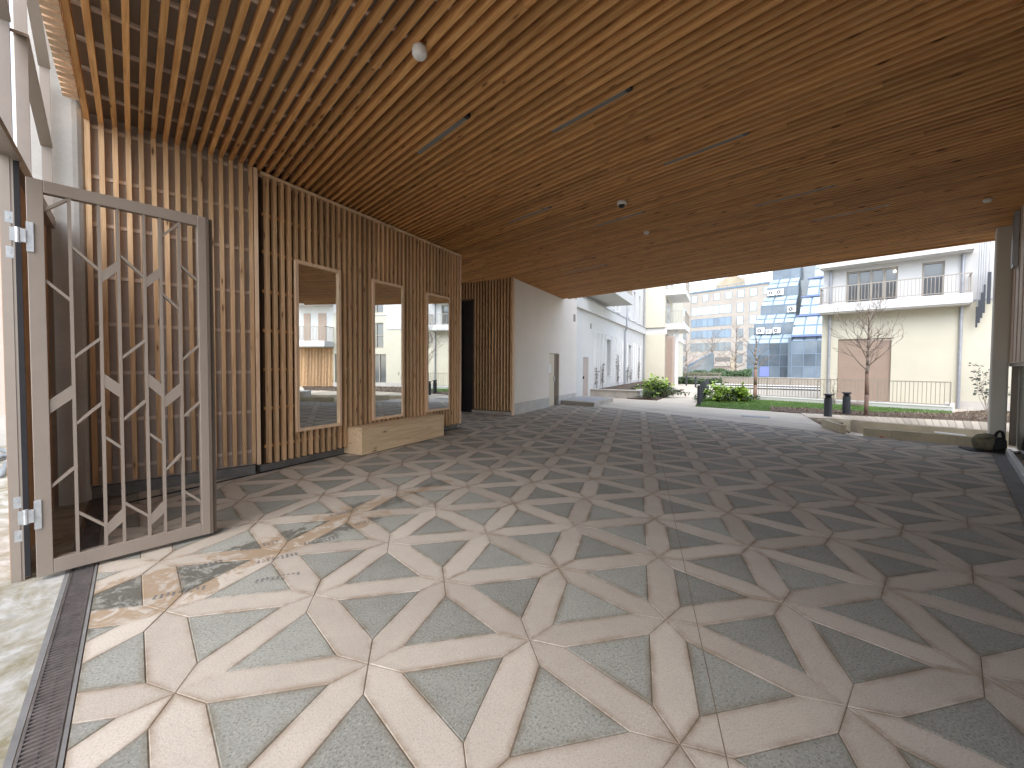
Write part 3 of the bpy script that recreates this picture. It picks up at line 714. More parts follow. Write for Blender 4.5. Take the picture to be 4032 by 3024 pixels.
# street beyond the gate
sb = thing("street_building", "pale pink stone facade across the street seen past the gate post", "building", loc=PS(-12.0, -9.5), az=60)
build("wall", MB().box(-8, 10.2, 0.0, 0.4, -0.006, 3.2).box(-8, 10.2, 0.03, 0.4, 3.2, 12), "street_stone", sb)
build("base_course", MB().box(-8, 10.25, -0.05, -0.0005, -0.004, 0.55), "concrete_light", sb)
for i in range(6):
    for z in (3.9, 7.2): build("window", MB().box(-6+i*2.7, -4.9+i*2.7, -0.01, 0.029, z, z+2.1), "window_grey", sb)
for i, (pts) in enumerate([[(-5.2, 5.6, 0.03), (-5.45, 6.2, 0.05), (-5.9, 6.6, 0.04), (-6.4, 6.4, 0.03), (-6.9, 6.7, .03)], [(-4.3, 4.6, 0.03), (-4.8, 5.3, 0.04), (-5.2, 5.9, 0.05), (-5.9, 6.0, 0.04), (-6.6, 5.7, .03)]]):
    o = build("hose", MB().path(pts, 0.03, 8), "rubber_hose", smooth=True)
    tag(o, ["grey hose curling on the street paving closest to the stone facade", "grey hose curling on the street paving closest to the gate post"][i], "hose", "hoses on the street paving")

# ================================================================== LEFT COURTYARD BUILDING
LO = Vector((3.935, 10.06, 0)); AZL = 40.3
uL = Vector((math.sin(R(AZL)), math.cos(R(AZL)), 0)); nL = Vector((uL.y, -uL.x, 0))
lb = thing("apartment_building", "long white rendered apartment building with narrow slit windows on the left of the path", "building", loc=LO[:], az=AZL)
# ground floor, door openings cut by splitting the wall
build("wall", MB().box(0, 2.873, 0, 0.3, 0.36, 4.38).box(2.873, 3.90, 0, 0.3, 2.0, 4.38).box(3.90, 6.0, 0, 0.3, 0.36, 4.38), "warm_render", lb)
build("wall_base", MB().box(0.001, 2.872, -0.012, 0.28, -0.005, 0.3595).box(3.901, 6.0, 0.012, 0.28, -0.005, 0.3595), "concrete_light", lb)
for x in (0.55, 1.1, 1.65, 2.2): build("base_joint", MB().box(x-0.003, x+0.003, -0.0135, -0.0115, 0.01, 0.355), "soffit_grey", lb)
dd = build("door", MB().box(2.88, 3.52, 0.05, 0.09, 0.01, 1.985), "door_cream", lb)
build("handle", MB().box(3.44, 3.47, 0.005, 0.049, 0.95, 1.12), "galvanised", dd)
build("notice", MB().box(2.93, 3.14, 0.044, 0.0495, 1.28, 1.57), "paper", dd)
mb = MB()
for i in range(5): mb.box(2.97, 2.97+[.13, .1, .12, .07, .11][i], 0.0425, 0.0438, 1.50-i*0.03, 1.507-i*0.03)
build("print", mb, "ink", dd)
build("door_frame", MB().box(3.521, 3.60, 0.03, 0.20, 0.0, 1.99).box(3.60, 3.899, 0.25, 0.29, 0.0, 1.99), "bronze_dark", lb)
# beyond the step back
J = 0.16
gw = MB(); x0 = 6.001
ops = [(7.43, 8.33, 0.0, 1.945), (11.82, 12.68, 1.02, 3.05), (17.72, 18.6, 1.5, 3.0), (21.4, 21.95, 1.5, 2.96)]
cur = x0
for a, b, z0, z1 in ops:
    gw.box(cur, a, J, J+0.35, -0.005, 4.13)
    gw.box(a, b, J, J+0.35, z1, 4.13)
    if z0 > 0: gw.box(a, b, J, J+0.35, -0.005, z0)
    cur = b
gw.box(cur, 23.58, J, J+0.35, -0.005, 4.13)
gw.box(5.8, 6.0, 0.31, J+0.35, -0.005, 4.38)
build("ground_floor_wall", gw, "white_render", lb)
d2 = build("door", MB().box(7.45, 8.31, J+0.04, J+0.08, 0.09, 1.93), "door_brown", lb)
build("handle", MB().box(7.50, 7.55, J-0.03, J+0.0395, 0.92, 1.05).box(7.50, 7.62, J-0.045, J-0.03, 0.99, 1.01), "black_plastic", d2)
for a, b, z0, z1 in ops[1:]:
    wn = build("window", MB().box(a+.04, b-.04, J+0.22, J+0.24, z0+.04, z1-.04), "window_grey", lb)
    build("frame", MB().box(a, a+.04, J+0.2, J+0.26, z0, z1).box(b-.04, b, J+0.2, J+0.26, z0, z1).box(a+.04, b-.04, J+0.2, J+0.26, z1-.04, z1).box(a+.04, b-.04, J+0.2, J+0.26, z0, z0+.04), "soffit_grey", wn)
    build("sill", MB().box(a-.05, b+.05, J-0.05, J+0.2, z0-0.03, z0), "white_paint", wn)
build("vent", MB().box(5.54, 5.81, -0.004, 0.02, 3.43, 3.74), "bronze_dark", lb)
build("vent", MB().box(8.52, 8.77, J-0.004, J+0.02, 3.38, 3.63), "bronze_dark", lb)
x = 9.2
while x < 22.8:
    mb = MB()
    skip = any(a-0.15 < x < b+0.1 for a, b, _, _ in ops[1:]) or abs(x-16.2) < 0.35
    if not skip:
        for dx in (0, 0.22):
            mb.box(x+dx, x+dx+0.018, J-0.035, J-0.001, 0.5, 3.27)
        mb.box(x, x+0.238, J-0.035, J-0.001, 3.271, 3.29).box(x+.0185, x+0.2195, J-0.035, J-0.001, 2.33, 2.35)
        build("trellis", mb, "white_paint", lb)
    x += 0.72
build("cornice", MB().box(6.001, 23.74, J-0.16, J+0.35, 4.131, 4.64), "white_render", lb)
build("cornice_cap", MB().box(5.9, 23.8, J-0.20, J+0.3, 4.641, 4.67), "zinc", lb)
uw = MB(); cur = 6.0; uo = [(13.2, 13.6, 4.95, 5.6), (14.2, 15.0, 4.9, 7.0), (17.3, 18.1, 4.95, 7.0), (19.5, 20.2, 4.9, 7.0), (21.6, 22.2, 4.86, 7.0)]
for a, b, z0, z1 in uo:
    uw.box(cur, a, J+0.05, J+0.4, 4.671, 9).box(a, b, J+0.05, J+0.4, z1, 9)
    if z0 > 4.68: uw.box(a, b, J+0.05, J+0.4, 4.671, z0)
    cur = b
uw.box(cur, 23.7, J+0.05, J+0.4, 4.671, 9)
build("upper_wall", uw, "white_render", lb)
for a, b, z0, z1 in uo:
    wn = build("window", MB().box(a+.03, b-.03, J+0.27, J+0.29, z0+.03, z1-.03), "window_grey", lb)
    build("sill", MB().box(a-.05, b+.05, J-0.02, J+0.27, z0-0.035, z0-0.001), "white_paint", wn)
mb = MB().tube((16.2, J-0.09, 0.3), (16.2, J-0.09, 3.85), 0.055, k=10).tube((16.2, J-0.09, 3.85), (16.05, J-0.22, 4.1), 0.055, k=10).tube((16.05, J-0.22, 4.1), (16.05, J-0.22, 9), 0.055, k=10)
build("downpipe", mb, "zinc", lb)
build("downpipe", MB().tube((23.35, J-0.09, 0.3), (23.35, J-0.09, 4.12), 0.055, k=10), "zinc", lb)
build("downpipe", MB().tube((23.45, J-0.06, 4.68), (23.45, J-0.06, 9), 0.055, k=10), "zinc", lb)
# near balcony
nb = build("balcony", MB().box(7.3, 11.68, -1.27, J+0.04, 4.86, 5.30), "white_render", lb)
mb = MB().box(7.3, 11.66, -1.25, -1.21, 5.75, 5.79).box(11.62, 11.66, -1.2095, J, 5.75, 5.79)
x = 7.3
while x < 11.64: mb.box(x, x+0.02, -1.24, -1.22, 5.301, 5.749); x += 0.11
y = -1.1
while y < J: mb.box(11.63, 11.65, y, y+.02, 5.301, 5.749); y += 0.11
build("railing", mb, "taupe_metal", nb)
# end block facing the viewer (az 130.3)
a2 = R(130.3); C1 = LO+uL*23.58-nL*(-0.0)
Q = C1-nL*J
def perp(X, Y): return None
# in the building frame: +X along wall, -Y toward the courtyard.  The end block face is at X = 23.74.., Y from J to -1.65
build("end_block", MB().box(23.59, 40, -1.48, J+0.3, -0.005, 4.13).box(23.59, 40, -1.45, J+0.3, 4.671, 9), "cream_render", lb)  # white like the long wall; its shaded side is put into the cream colour
build("end_cornice", MB().box(23.745, 40, -1.60, J-0.165, 4.131, 4.64), "white_render", lb)
build("pillar", MB().box(24.35, 24.6, -2.42, -2.16, -0.005, 4.5), "white_render", lb)
mb = MB()
for i in range(5): mb.box(24.0+i*0.001, 24.06, -1.62-i*0.10, -1.57-i*0.10, 0.02, 3.9)
build("wood_slats", mb, "roller_brown", lb)
build("slat_backing", MB().box(24.07, 24.3, -2.15, -1.481, 0.0, 4.0), "door_brown", lb)
for zb_, zt_, rz_ in ((4.5, 4.97, 5.95), (7.26, 7.69, 8.7)):
    bl = build("balcony", MB().box(23.75, 28.5, -2.95, -1.451, zb_+.171 if zb_ < 4.6 else zb_, zt_), "white_render", lb)
    if zb_ < 4.6: build("slab_edge", MB().box(23.75, 28.5, -2.95, -1.605, zb_, zb_+0.1705), "white_render", bl)
    mb = MB().box(23.78, 28.5, -2.92, -2.88, rz_, rz_+0.03).box(23.78, 23.81, -2.8795, -1.46, rz_, rz_+0.03)
    x = 23.9
    while x < 28.5: mb.box(x, x+.02, -2.91, -2.89, zt_+.001, rz_-.001); x += 0.12
    y = -2.8
    while y < -1.46: mb.box(23.785, 23.805, y, y+.02, zt_+.001, rz_-.001); y += 0.12
    build("railing", mb, "taupe_metal", bl)
    build("balcony_door", MB().box(24.6, 26.8, -1.47, -1.4515, zt_+0.02, zt_+2.1), "window_grey", lb)

# step platform by the entry
st = [(6.612, 13.256), (7.489, 11.994), (9.35, 14.1), (8.47, 15.3)]
sp_ = thing("entry_platform", "low grey stone step platform beside the white rendered wall", "step", loc=(6.612, 13.256, 0), az=90)
rel = [(x-6.612, y-13.256) for x, y in st]; cx_ = sum(p[0] for p in rel)/4; cy_ = sum(p[1] for p in rel)/4
build("riser", MB().prism([(cx_+(x-cx_)*.97, cy_+(y-cy_)*.97) for x, y in rel], -0.004, 0.12), "concrete", sp_)
build("tread", MB().prism(rel, 0.1205, 0.165), "concrete", sp_, bevel=0.006)
build("grate", MB().prism([(cx_+(x-cx_)*.75, cy_+(y-cy_)*.75) for x, y in rel], 0.1655, 0.170), "zinc", sp_)

# ---- white planter along the building, with soil
pl = thing("white_planter", "long low white walled planter with grey coping along the building", "planter", loc=LO[:], az=AZL)
build("front_wall", MB().box(7.5-1.0+2.15, 8.85, -2.2, J-0.001, -0.005, 0.12).box(8.70, 8.85, -2.15, J-0.001, 0.1205, 0.36), "concrete", pl)
build("side_wall", MB().box(8.855, 17.5, -2.2, -2.0, -0.005, 0.355), "white_render", pl)
build("coping", MB().box(8.64, 17.55, -2.24, -1.96, 0.3605, 0.40).box(8.64, 8.90, -1.959, J-0.002, 0.3605, 0.40), "concrete_light", pl)
build("soil", MB().box(8.91, 23.5, -1.958, J-0.003, 0.1, 0.34), "soil", pl)
bed = [(10.95, 15.1), (11.60, 14.33), (18.2, 21.6), (17.2, 22.6), (16.3, 22.2), (10.75, 15.55)]
struct(build("planting_bed", MB().prism(bed, -0.009, 0.03), "soil"))

# ================================================================== PLANTS
def leafcloud(rad, cx, cy, cz, n, size, seed, flat=0.6):
    rnd = random.Random(seed); mb = MB()
    cl = [(rnd.gauss(0, .45), rnd.gauss(0, .45), rnd.uniform(.2, 1)) for _ in range(14)]
    for i in range(n):
        c = rnd.choice(cl); x = (c[0]+rnd.gauss(0, .17))*rad[0]; y = (c[1]+rnd.gauss(0, .17))*rad[1]; z = max(0.02, (c[2]+rnd.gauss(0, .13))*rad[2]*(1-0.35*(c[0]**2+c[1]**2)))
        d = Vector((rnd.gauss(0, 1), rnd.gauss(0, 1), rnd.gauss(0.1, .5))).normalized(); s_ = Vector((0, 0, 1)).cross(d).normalized(); s_ = (s_+Vector((0, 0, rnd.uniform(-.5, .5)))).normalized()
        L_ = size*rnd.uniform(.6, 1.3); P_ = Vector((cx+x, cy+y, cz+z)); nrm_ = d.cross(s_)
        a, b = P_, P_+d*L_; m1 = P_+d*L_*.5+s_*L_*.34+nrm_*L_*.1; m2 = P_+d*L_*.5-s_*L_*.34+nrm_*L_*.1
        q = len(mb.v); mb.v += [tuple(a), tuple(m1), tuple(b), tuple(m2)]; mb.f += [(q, q+1, q+2), (q, q+2, q+3)]; mb.mi += [0, 0]
    return mb
def shrub(name, label, loc, rad, n, size, mat, seed, dark=None, group=None):
    t = thing(name, label, "shrub", loc=loc, group=group)
    lc = leafcloud(rad, 0, 0, 0, n, size, seed)
    if dark:
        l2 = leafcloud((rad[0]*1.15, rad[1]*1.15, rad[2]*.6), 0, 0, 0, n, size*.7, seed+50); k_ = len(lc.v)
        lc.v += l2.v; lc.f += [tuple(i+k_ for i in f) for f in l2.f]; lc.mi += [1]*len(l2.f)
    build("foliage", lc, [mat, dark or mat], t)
    rnd = random.Random(seed); mb = MB()
    for i in range(14):
        a = rnd.uniform(0, 6.28); r = rnd.uniform(.2, .6)
        mb.tube((0.1*math.cos(a), 0.1*math.sin(a), 0), (rad[0]*r*math.cos(a), rad[1]*r*math.sin(a), rad[2]*.8), 0.008, 0.004, 5)
    build("stems", mb, "bark", t)
    return t
shrub("leafy_shrub", "bright green leafy shrub in the bed beside the white planter", (12.7, 16.5, 0.02), (0.9, 0.9, 0.95), 750, 0.21, "leaf_bright", 1, "leaf_dark", "bright green shrubs by the path")
shrub("leafy_shrub", "bright green leafy shrub on the lawn just behind the front bollard", (14.1, 13.2, 0.02), (0.85, 0.75, 0.80), 700, 0.20, "leaf_bright", 2, "leaf_dark", "bright green shrubs by the path")
shrub("leafy_shrub", "low bright green clump on the lawn left of the slim bare tree trunk", (14.95, 13.35, 0.02), (0.6, 0.45, 0.50), 300, 0.18, "leaf_bright", 3, "leaf_dark", "bright green shrubs by the path")
shrub("low_plant", "dark low ground plant at the near corner of the planting bed", (11.5, 15.0, 0.02), (0.42, 0.42, 0.42), 420, 0.08, "leaf_dark", 4, "leaf_dark", "dark low plants in the bed")
shrub("low_plant", "dark low ground plant on the path side of the bright shrub", (12.9, 15.9, 0.02), (0.5, 0.5, 0.4), 420, 0.08, "leaf_dark", 5, "leaf_dark", "dark low plants in the bed")
shrub("low_plant", "dark low ground plant toward the far end of the bed", (15.0, 18.6, 0.02), (0.6, 0.6, 0.4), 420, 0.08, "leaf_dark", 6, "leaf_dark", "dark low plants in the bed")
def climber(loc, h, seed, label):
    rnd = random.Random(seed); t = thing("climbing_plant", label, "climber", loc=loc, az=AZL, group="sparse climbers on the white trellis wall")
    mb = MB(); lf = MB()
    for s_ in range(4):
        x = rnd.uniform(-.05, .05); z = 0; y = 0; dx = rnd.uniform(-.25, .25)
        while z < h*rnd.uniform(.75, 1):
            nx = x+dx*0.12+rnd.uniform(-.07, .07); nz = z+rnd.uniform(.08, .16); mb.tube((x, y, z), (nx, y, nz), 0.007, 0.006, 5); x, z = nx, nz
            for q in range(2 if z > .3 else 0):
                d = Vector((rnd.gauss(0, 1), rnd.gauss(0, .4), rnd.gauss(-.3, .6))).normalized(); s2 = d.orthogonal().normalized(); L_ = rnd.uniform(.06, .13)
                P_ = Vector((x, y, z)); n = len(lf.v); lf.v += [tuple(P_), tuple(P_+d*L_*.5+s2*L_*.25), tuple(P_+d*L_), tuple(P_+d*L_*.5-s2*L_*.25)]; lf.f.append((n, n+1, n+2, n+3)); lf.mi.append(0)
    build("stems", mb, "bark", t); build("leaves", lf, "leaf_grey", t)
for i, (t_, h, lab) in enumerate([(9.5, 1.15, "sparse climber nearest the brown door"), (10.6, 1.35, "sparse climber just left of the tall slit window"), (14.2, 1.85, "tallest sparse climber, between the slit window and the downpipe"), (16.9, 1.3, "sparse climber just right of the downpipe"), (18.1, 1.0, "short sparse climber under the small slit window"), (21.0, 1.5, "sparse climber nearest the far corner downpipe")]):
    climber((LO+uL*t_+nL*0.10+Vector((0, 0, 0.34)))[:] if False else (LO+uL*t_-nL*(J-0.10)+Vector((0, 0, 0.34)))[:], h, 20+i, lab)

def tree(name, label, loc, wrap_h, H, spread, seed, nb, up, trunk_r=0.05, group=None, wrap=True, lv=3, kink=0.0):
    rnd = random.Random(seed); t = thing(name, label, "tree", loc=loc, group=group)
    pts = []; z = 0; x = y = 0
    mbw = MB(); mbt = MB()
    if wrap: build("wrapped_trunk", MB().path([(0, 0, 0), (0.01, 0, wrap_h*.5), (0, 0.01, wrap_h)], [trunk_r*1.35, trunk_r*1.2, trunk_r*1.05], 10), "trunk_wrap", t, smooth=True)
    top = H
    tp = [(0, 0.01, wrap_h if wrap else 0)]; n = 8
    for i in range(1, n+1):
        f = i/n; tp.append((kink*rnd.uniform(-1, 1)*.12, kink*rnd.uniform(-1, 1)*.12, tp[0][2]+(top-tp[0][2])*f))
    rad = [trunk_r*(1-.85*i/n) for i in range(n+1)]
    mbt.path(tp, rad, 7); build("trunk", mbt, "bark", t, smooth=True)
    br = MB()
    def grow(p, d, L_, r, depth):
        seg = 4; q = Vector(p); d = Vector(d)
        for i in range(seg):
            d2 = (d+Vector((rnd.gauss(0, .11+kink*.2), rnd.gauss(0, .11+kink*.2), rnd.gauss(0, .08)+up*.16))).normalized(); q2 = q+d2*L_/seg
            br.tube(q, q2, max(.0035, r*(1-.8*i/seg)), max(.003, r*(1-.8*(i+1)/seg)), 5, cap=False); q, d = q2, d2
            if depth < lv and (rnd.random() < .75):
                a = rnd.uniform(.5, .9)*rnd.choice((-1, 1)); ax = Vector((rnd.gauss(0, 1), rnd.gauss(0, 1), rnd.gauss(0, 1))).normalized()
                nd = (Matrix.Rotation(a, 3, ax) @ d); nd.z = abs(nd.z)*.7+.1
                grow(q, nd.normalized(), L_*rnd.uniform(.4, .65), r*.55, depth+1)
    for i in range(nb):
        f = i/nb; zz = tp[0][2]+(top-tp[0][2])*(f*.85); a = i*2.399+rnd.uniform(-.3, .3)
        el = rnd.uniform(.35, .75)+up*.3; L_ = spread*(1-.55*f)*rnd.uniform(.8, 1.15)
        grow((0, 0, zz), (math.cos(a)*math.cos(el), math.sin(a)*math.cos(el), math.sin(el)), L_, trunk_r*.42*(1-.4*f), 0)
    build("branches", br, "bark", t); return t
tree("bare_tree", "young bare tree with a rust brown wrapped trunk in front of the roller shutter", (15.0, 8.0, 0.0), 1.32, 3.5, 1.22, 11, 17, 0.6, 0.045, "young bare trees on the lawn")
tree("bare_tree", "young bare tree with a rust brown wrapped trunk in front of the blue glass building", (16.0, 13.46, 0.0), 1.42, 3.0, 0.95, 12, 9, 0.35, 0.06, "young bare trees on the lawn", lv=2, kink=0.5)
Cc = Vector((1.10, -2.146, 0))
def pol(az, d, z=0): return (Cc.x+math.sin(R(az))*d, Cc.y+math.cos(R(az))*d, z)
for i, (az, d, H, sp, lab) in enumerate([(38.9, 72, 7.2, 3.4, "large bare tree in front of the beige office building, under its long window bands"), (41.55, 74, 9.0, 3.0, "large bare tree at the right end of the beige office building"), (35.9, 60, 5.2, 2.6, "bare tree at the left beside the glass pyramid roof")]):
    tree("background_tree", lab, pol(az, d, 0.3), 0, H, sp, 31+i, 14, 0.2, 0.15, "bare trees before the office building", wrap=False, lv=3, kink=.5)
def twig(loc, h, seed, label, leaves, size, cat="shrub"):
    rnd = random.Random(seed); t = thing("bare_shrub", label, cat, loc=loc); mb = MB(); lf = MB()
    for s_ in range(7):
        a = rnd.uniform(0, 6.28); lean = rnd.uniform(.05, .45); p_ = Vector((0, 0, 0)); d = Vector((math.cos(a)*lean, math.sin(a)*lean, 1)).normalized()
        L_ = h*rnd.uniform(.6, 1)
        for i in range(7):
            d = (d+Vector((rnd.gauss(0, .12), rnd.gauss(0, .12), 0))).normalized(); q = p_+d*L_/7
            mb.tube(p_, q, .009*(1-i/9), .009*(1-(i+1)/9), 5); p_ = q
            if i > 1 and leaves:
                for k in range(leaves):
                    dd_ = Vector((rnd.gauss(0, 1), rnd.gauss(0, 1), rnd.gauss(0, .6))).normalized(); s2 = dd_.orthogonal().normalized(); P_ = p_+dd_*rnd.uniform(0, .08); n = len(lf.v); Z = size*rnd.uniform(.6, 1.2)
                    lf.v += [tuple(P_), tuple(P_+dd_*Z*.5+s2*Z*.35), tuple(P_+dd_*Z), tuple(P_+dd_*Z*.5-s2*Z*.35)]; lf.f.append((n, n+1, n+2, n+3)); lf.mi.append(0)
            if rnd.random() < .5:
                e = p_+Vector((rnd.gauss(0, .1), rnd.gauss(0, .1), rnd.uniform(.03, .15))); mb.tube(p_, e, .004, .003, 4)
    build("stems", mb, "bark", t)
    if leaves: build("leaves", lf, "leaf_grey", t)
twig((17.6, 11.1, 0.02), 1.55, 41, "thin twiggy shrub by the left corner of the cream facade", 1, 0.06)
twig((20.2, 7.9, 0.0), 1.9, 42, "small upright leafy shrub beside the column before the cream wall", 5, 0.11)

# ---- lawn, soil, deck
lawn = [(11.50, 11.60), (14.40, 12.1), (14.45, 11.35), (15.8, 10.05), (16.2, 8.9), (18.5, 7.95), (19.2, 8.25), (15.7, 15.05), (14.8, 15.5)]
soilp = [(11.50, 11.60), (13.45, 8.87), (16.73, 6.20), (20.0, 3.4), (24.6, 3.0), (21.5, 8.45), (19.25, 8.2), (18.5, 7.95), (16.2, 8.9), (15.8, 10.05), (14.45, 11.35), (14.40, 12.1)]
lawn = [(11.50, 11.60), (13.0, 9.65), (14.2, 10.9), (15.3, 10.1), (16.2, 8.85), (18.5, 7.9), (19.2, 8.25), (15.7, 15.05), (14.8, 15.5)]
soilp = [(13.0, 9.63), (13.45, 8.87), (16.73, 6.20), (20.0, 3.4), (24.6, 3.0), (21.5, 8.45), (19.3, 8.2), (18.5, 7.88), (16.2, 8.83), (15.3, 10.08), (14.2, 10.88)]
struct(build("lawn", MB().prism(lawn, -0.009, 0.02), "lawn_base"))
struct(build("soil_bed", MB().prism(soilp, -0.0095, 0.015), "soil"))
def inpoly(x, y, P_):
    c = False
    for i in range(len(P_)):
        (x0, y0), (x1, y1) = P_[i], P_[i-1]
        if (y0 > y) != (y1 > y) and x < (x1-x0)*(y-y0)/(y1-y0)+x0: c = not c
    return c
mb = MB(); rnd = random.Random(5)
for i in range(42000):
    x, y = rnd.uniform(11.4, 19.3), rnd.uniform(7.8, 15.6)
    if not inpoly(x, y, lawn): continue
    a = rnd.uniform(0, 6.28); h = rnd.uniform(.03, .065); w_ = .006; n = len(mb.v)
    mb.v += [(x-w_*math.cos(a), y-w_*math.sin(a), .019), (x+w_*math.cos(a), y+w_*math.sin(a), .019), (x+rnd.gauss(0, .015), y+rnd.gauss(0, .015), .019+h)]; mb.f.append((n, n+1, n+2)); mb.mi.append(0)
o = build("grass", mb, "blade"); struct(o, 'stuff'); o['label'] = "short green lawn grass"
mb = MB(); rnd = random.Random(6)
for P_, N_ in ((soilp, 2600), (bed, 500)):
    xs = [p[0] for p in P_]; ys = [p[1] for p in P_]
    for i in range(N_):
        x, y = rnd.uniform(min(xs), max(xs)), rnd.uniform(min(ys), max(ys))
        if not inpoly(x, y, P_): continue
        r_ = rnd.uniform(.015, .055); n = len(mb.v)
        q = [Vector((rnd.uniform(.6, 1)*r_*math.cos(t), rnd.uniform(.6, 1)*r_*math.sin(t), 0)) for t in (0, 1.5, 3, 4.6)]
        mb.v += [(x+v_.x, y+v_.y, .012) for v_ in q]+[(x+rnd.gauss(0, .01), y+rnd.gauss(0, .01), .015+r_*rnd.uniform(.5, 1.2))]
        for k in range(4): mb.f.append((n+k, n+(k+1) % 4, n+4)); mb.mi.append(0)
o = build("bark_mulch", mb, "soil"); struct(o, 'stuff'); o['label'] = "dark brown bark mulch and soil lumps"
mb = MB(); rnd = random.Random(8)
for i in range(900):
    x, y = rnd.uniform(13, 20), rnd.uniform(4, 11)
    if not inpoly(x, y, soilp) or inpoly(x, y, lawn): continue
    if rnd.random() < 0.5 and x < 17: continue
    for k in range(2):
        a = rnd.uniform(0, 6.28); h = rnd.uniform(.04, .14); w_ = .005; n = len(mb.v); lx, ly = rnd.gauss(0, .06), rnd.gauss(0, .06)
        mb.v += [(x-w_*math.cos(a), y-w_*math.sin(a), .012), (x+w_*math.cos(a), y+w_*math.sin(a), .012), (x+lx, y+ly, .012+h)]; mb.f.append((n, n+1, n+2)); mb.mi.append(0)
o = build("dry_grass", mb, "precast"); struct(o, 'stuff'); o['label'] = "thin dry grass tufts in the soil bed"
# deck of boards
dk = thing("timber_deck", "weathered timber boardwalk between the soil bed and the concrete planter wall", "deck")
FR = [Vector((12.61, 7.91)), Vector((13.30, 7.25)), Vector((14.67, 5.08)), Vector((15.9, 3.1))]
BK = [Vector((13.43, 8.86)), Vector((14.2, 8.2)), Vector((16.68, 6.22)), Vector((18.9, 4.3))]
mb = MB()
for i in range(3):
    f0, f1, b0, b1 = FR[i], FR[i+1], BK[i], BK[i+1]; n = max(3, int((f1-f0).length/0.13))
    for k in range(n):
        t0, t1 = (k+.04)/n, (k+.96)/n
        mb.prism([tuple(f0.lerp(f1, t0)), tuple(f0.lerp(f1, t1)), tuple(b0.lerp(b1, t1)), tuple(b0.lerp(b1, t0))], -0.0085, 0.012+random.uniform(-.002, .002))
build("boards", mb, "deck_wood", dk)
build("edge_strip", MB().prism([tuple(BK[0]), tuple(BK[3]), (BK[3].x+.02, BK[3].y+.03), (BK[0].x+.02, BK[0].y+.03)], -0.008, 0.03), "bronze_dark", dk)
# pit walls + kerbs
rwl = thing("planter_wall", "beige precast concrete retaining wall on the far side of the sunken planter", "wall")
def wallseg(mb, a, b, th, z0, z1, side=1):
    a = Vector(a); b = Vector(b); d = (b-a).normalized(); n = Vector((-d.y, d.x))*th*side
    mb.prism([tuple(a), tuple(b), tuple(b+n), tuple(a+n)], z0, z1)
mb = MB(); FRi = [Vector((13.36, 7.02)), Vector((14.55, 5.14)), Vector((15.75, 3.2))]
for i in range(2):
    n = 3
    for k in range(n): wallseg(mb, FRi[i].lerp(FRi[i+1], (k+.004)/n), FRi[i].lerp(FRi[i+1], (k+.996)/n), 0.09, -0.339, 0.008, -1)
build("panels", mb, "precast", rwl)
rw2 = thing("planter_wall", "short beige concrete side wall at the left tip of the sunken planter", "wall")
mb = MB(); wallseg(mb, (12.45, 7.50), (13.22, 7.16), 0.09, -0.339, 0.006, -1); build("panels", mb, "precast", rw2)
sl_ = build("slab_kerb", MB(), "precast") if False else None
mb = MB(); wallseg(mb, (10.66, 5.36), (11.24, 6.32), 0.10, -0.006, 0.19, -1)
o = build("kerb_slab", mb, "precast", bevel=0.006); tag(o, "single upright concrete slab set at an angle at the left end of the planter", "kerb")
kp = [Vector((10.86, 4.97)), Vector((11.85, 3.40))]
kd = Vector((0.535, -0.845))
labs = ["low concrete kerb block at the left end of the row, beside a red scrap", "low concrete kerb block, second from the left of the row", "low concrete kerb block, third from the left of the row", "low concrete kerb block nearest the backpack"]
for k in range(4):
    a = Vector((10.80, 4.98))+kd*(k*0.47); b = a+kd*0.466; mb = MB(); wallseg(mb, a, b, 0.10, -0.006, 0.178, 1)
    o = build("kerb_block", mb, "precast", bevel=0.005); tag(o, labs[k], "kerb", "low kerb blocks along the paving edge")
o = build("timber_batten", MB().tube((14.02, 5.62, -0.12), (14.14, 5.08, -0.12), 0.02, k=6), "white_paint"); tag(o, "thin white batten lying inside the sunken planter", "batten")
for i in range(1): pass
o = build("red_scrap", MB().prism([(0, 0), (.14, -.03), (.12, .04), (.03, .06)], 0.0, 0.02), "red_scrap", loc=(10.93, 4.68, 0.003), rz=0.3); tag(o, "small red scrap lying at the foot of the kerb blocks", "litter")
bk = thing("concrete_block", "white topped concrete block at the right end of the boardwalk by the column", "block", loc=(13.85, 3.75, 0), az=148)
build("body", MB().box(0, 0.9, 0, 0.5, -0.38, 0.25), "concrete", bk); build("top", MB().box(-0.02, 0.92, -0.02, 0.52, 0.2505, 0.29), "white_paint", bk)
# soil in the left pit corner
struct(build("planter_soil", MB().prism([(10.9, 5.75), (11.52, 6.5), (12.55, 7.83), (13.2, 7.2), (12.4, 7.0), (11.5, 5.8)], -0.335, -0.06), "soil"))
# rock + drain plate
o = build("rock", blob(0.30, 0.16, 0.13, 0, 0, 0.06, 71), "rock", loc=(17.93, 10.45, 0.012), rz=R(-58)); tag(o, "low grey brown rock on the lawn before the low white wall", "rock")
dp = thing("drain_plate", "flat grey drain grating set flush in the pale concrete path", "drain", loc=(11.25, 8.46, -0.009), az=133)
build("plate", MB().box(-.38, .38, -.2, .2, 0.0, 0.004), "concrete_dark", dp)
mb = MB()
for i in range(14): mb.box(-.36+i*.052, -.33+i*.052, -.18, .18, 0.0042, 0.007)
build("bars", mb, "zinc", dp)
for i, (x, y) in enumerate([(15.6, 19.3), (16.3, 20.3), (16.9, 20.6)]):
    o = build("boulder", blob(0.22, 0.16, 0.12, 0, 0, 0.05, 80+i), "boulder_white", loc=(x, y, 0.02)); tag(o, ["pale boulder in the bed, nearest of three", "pale boulder in the bed, middle of three", "pale boulder in the bed, farthest of three"][i], "boulder", "pale boulders in the planting bed")

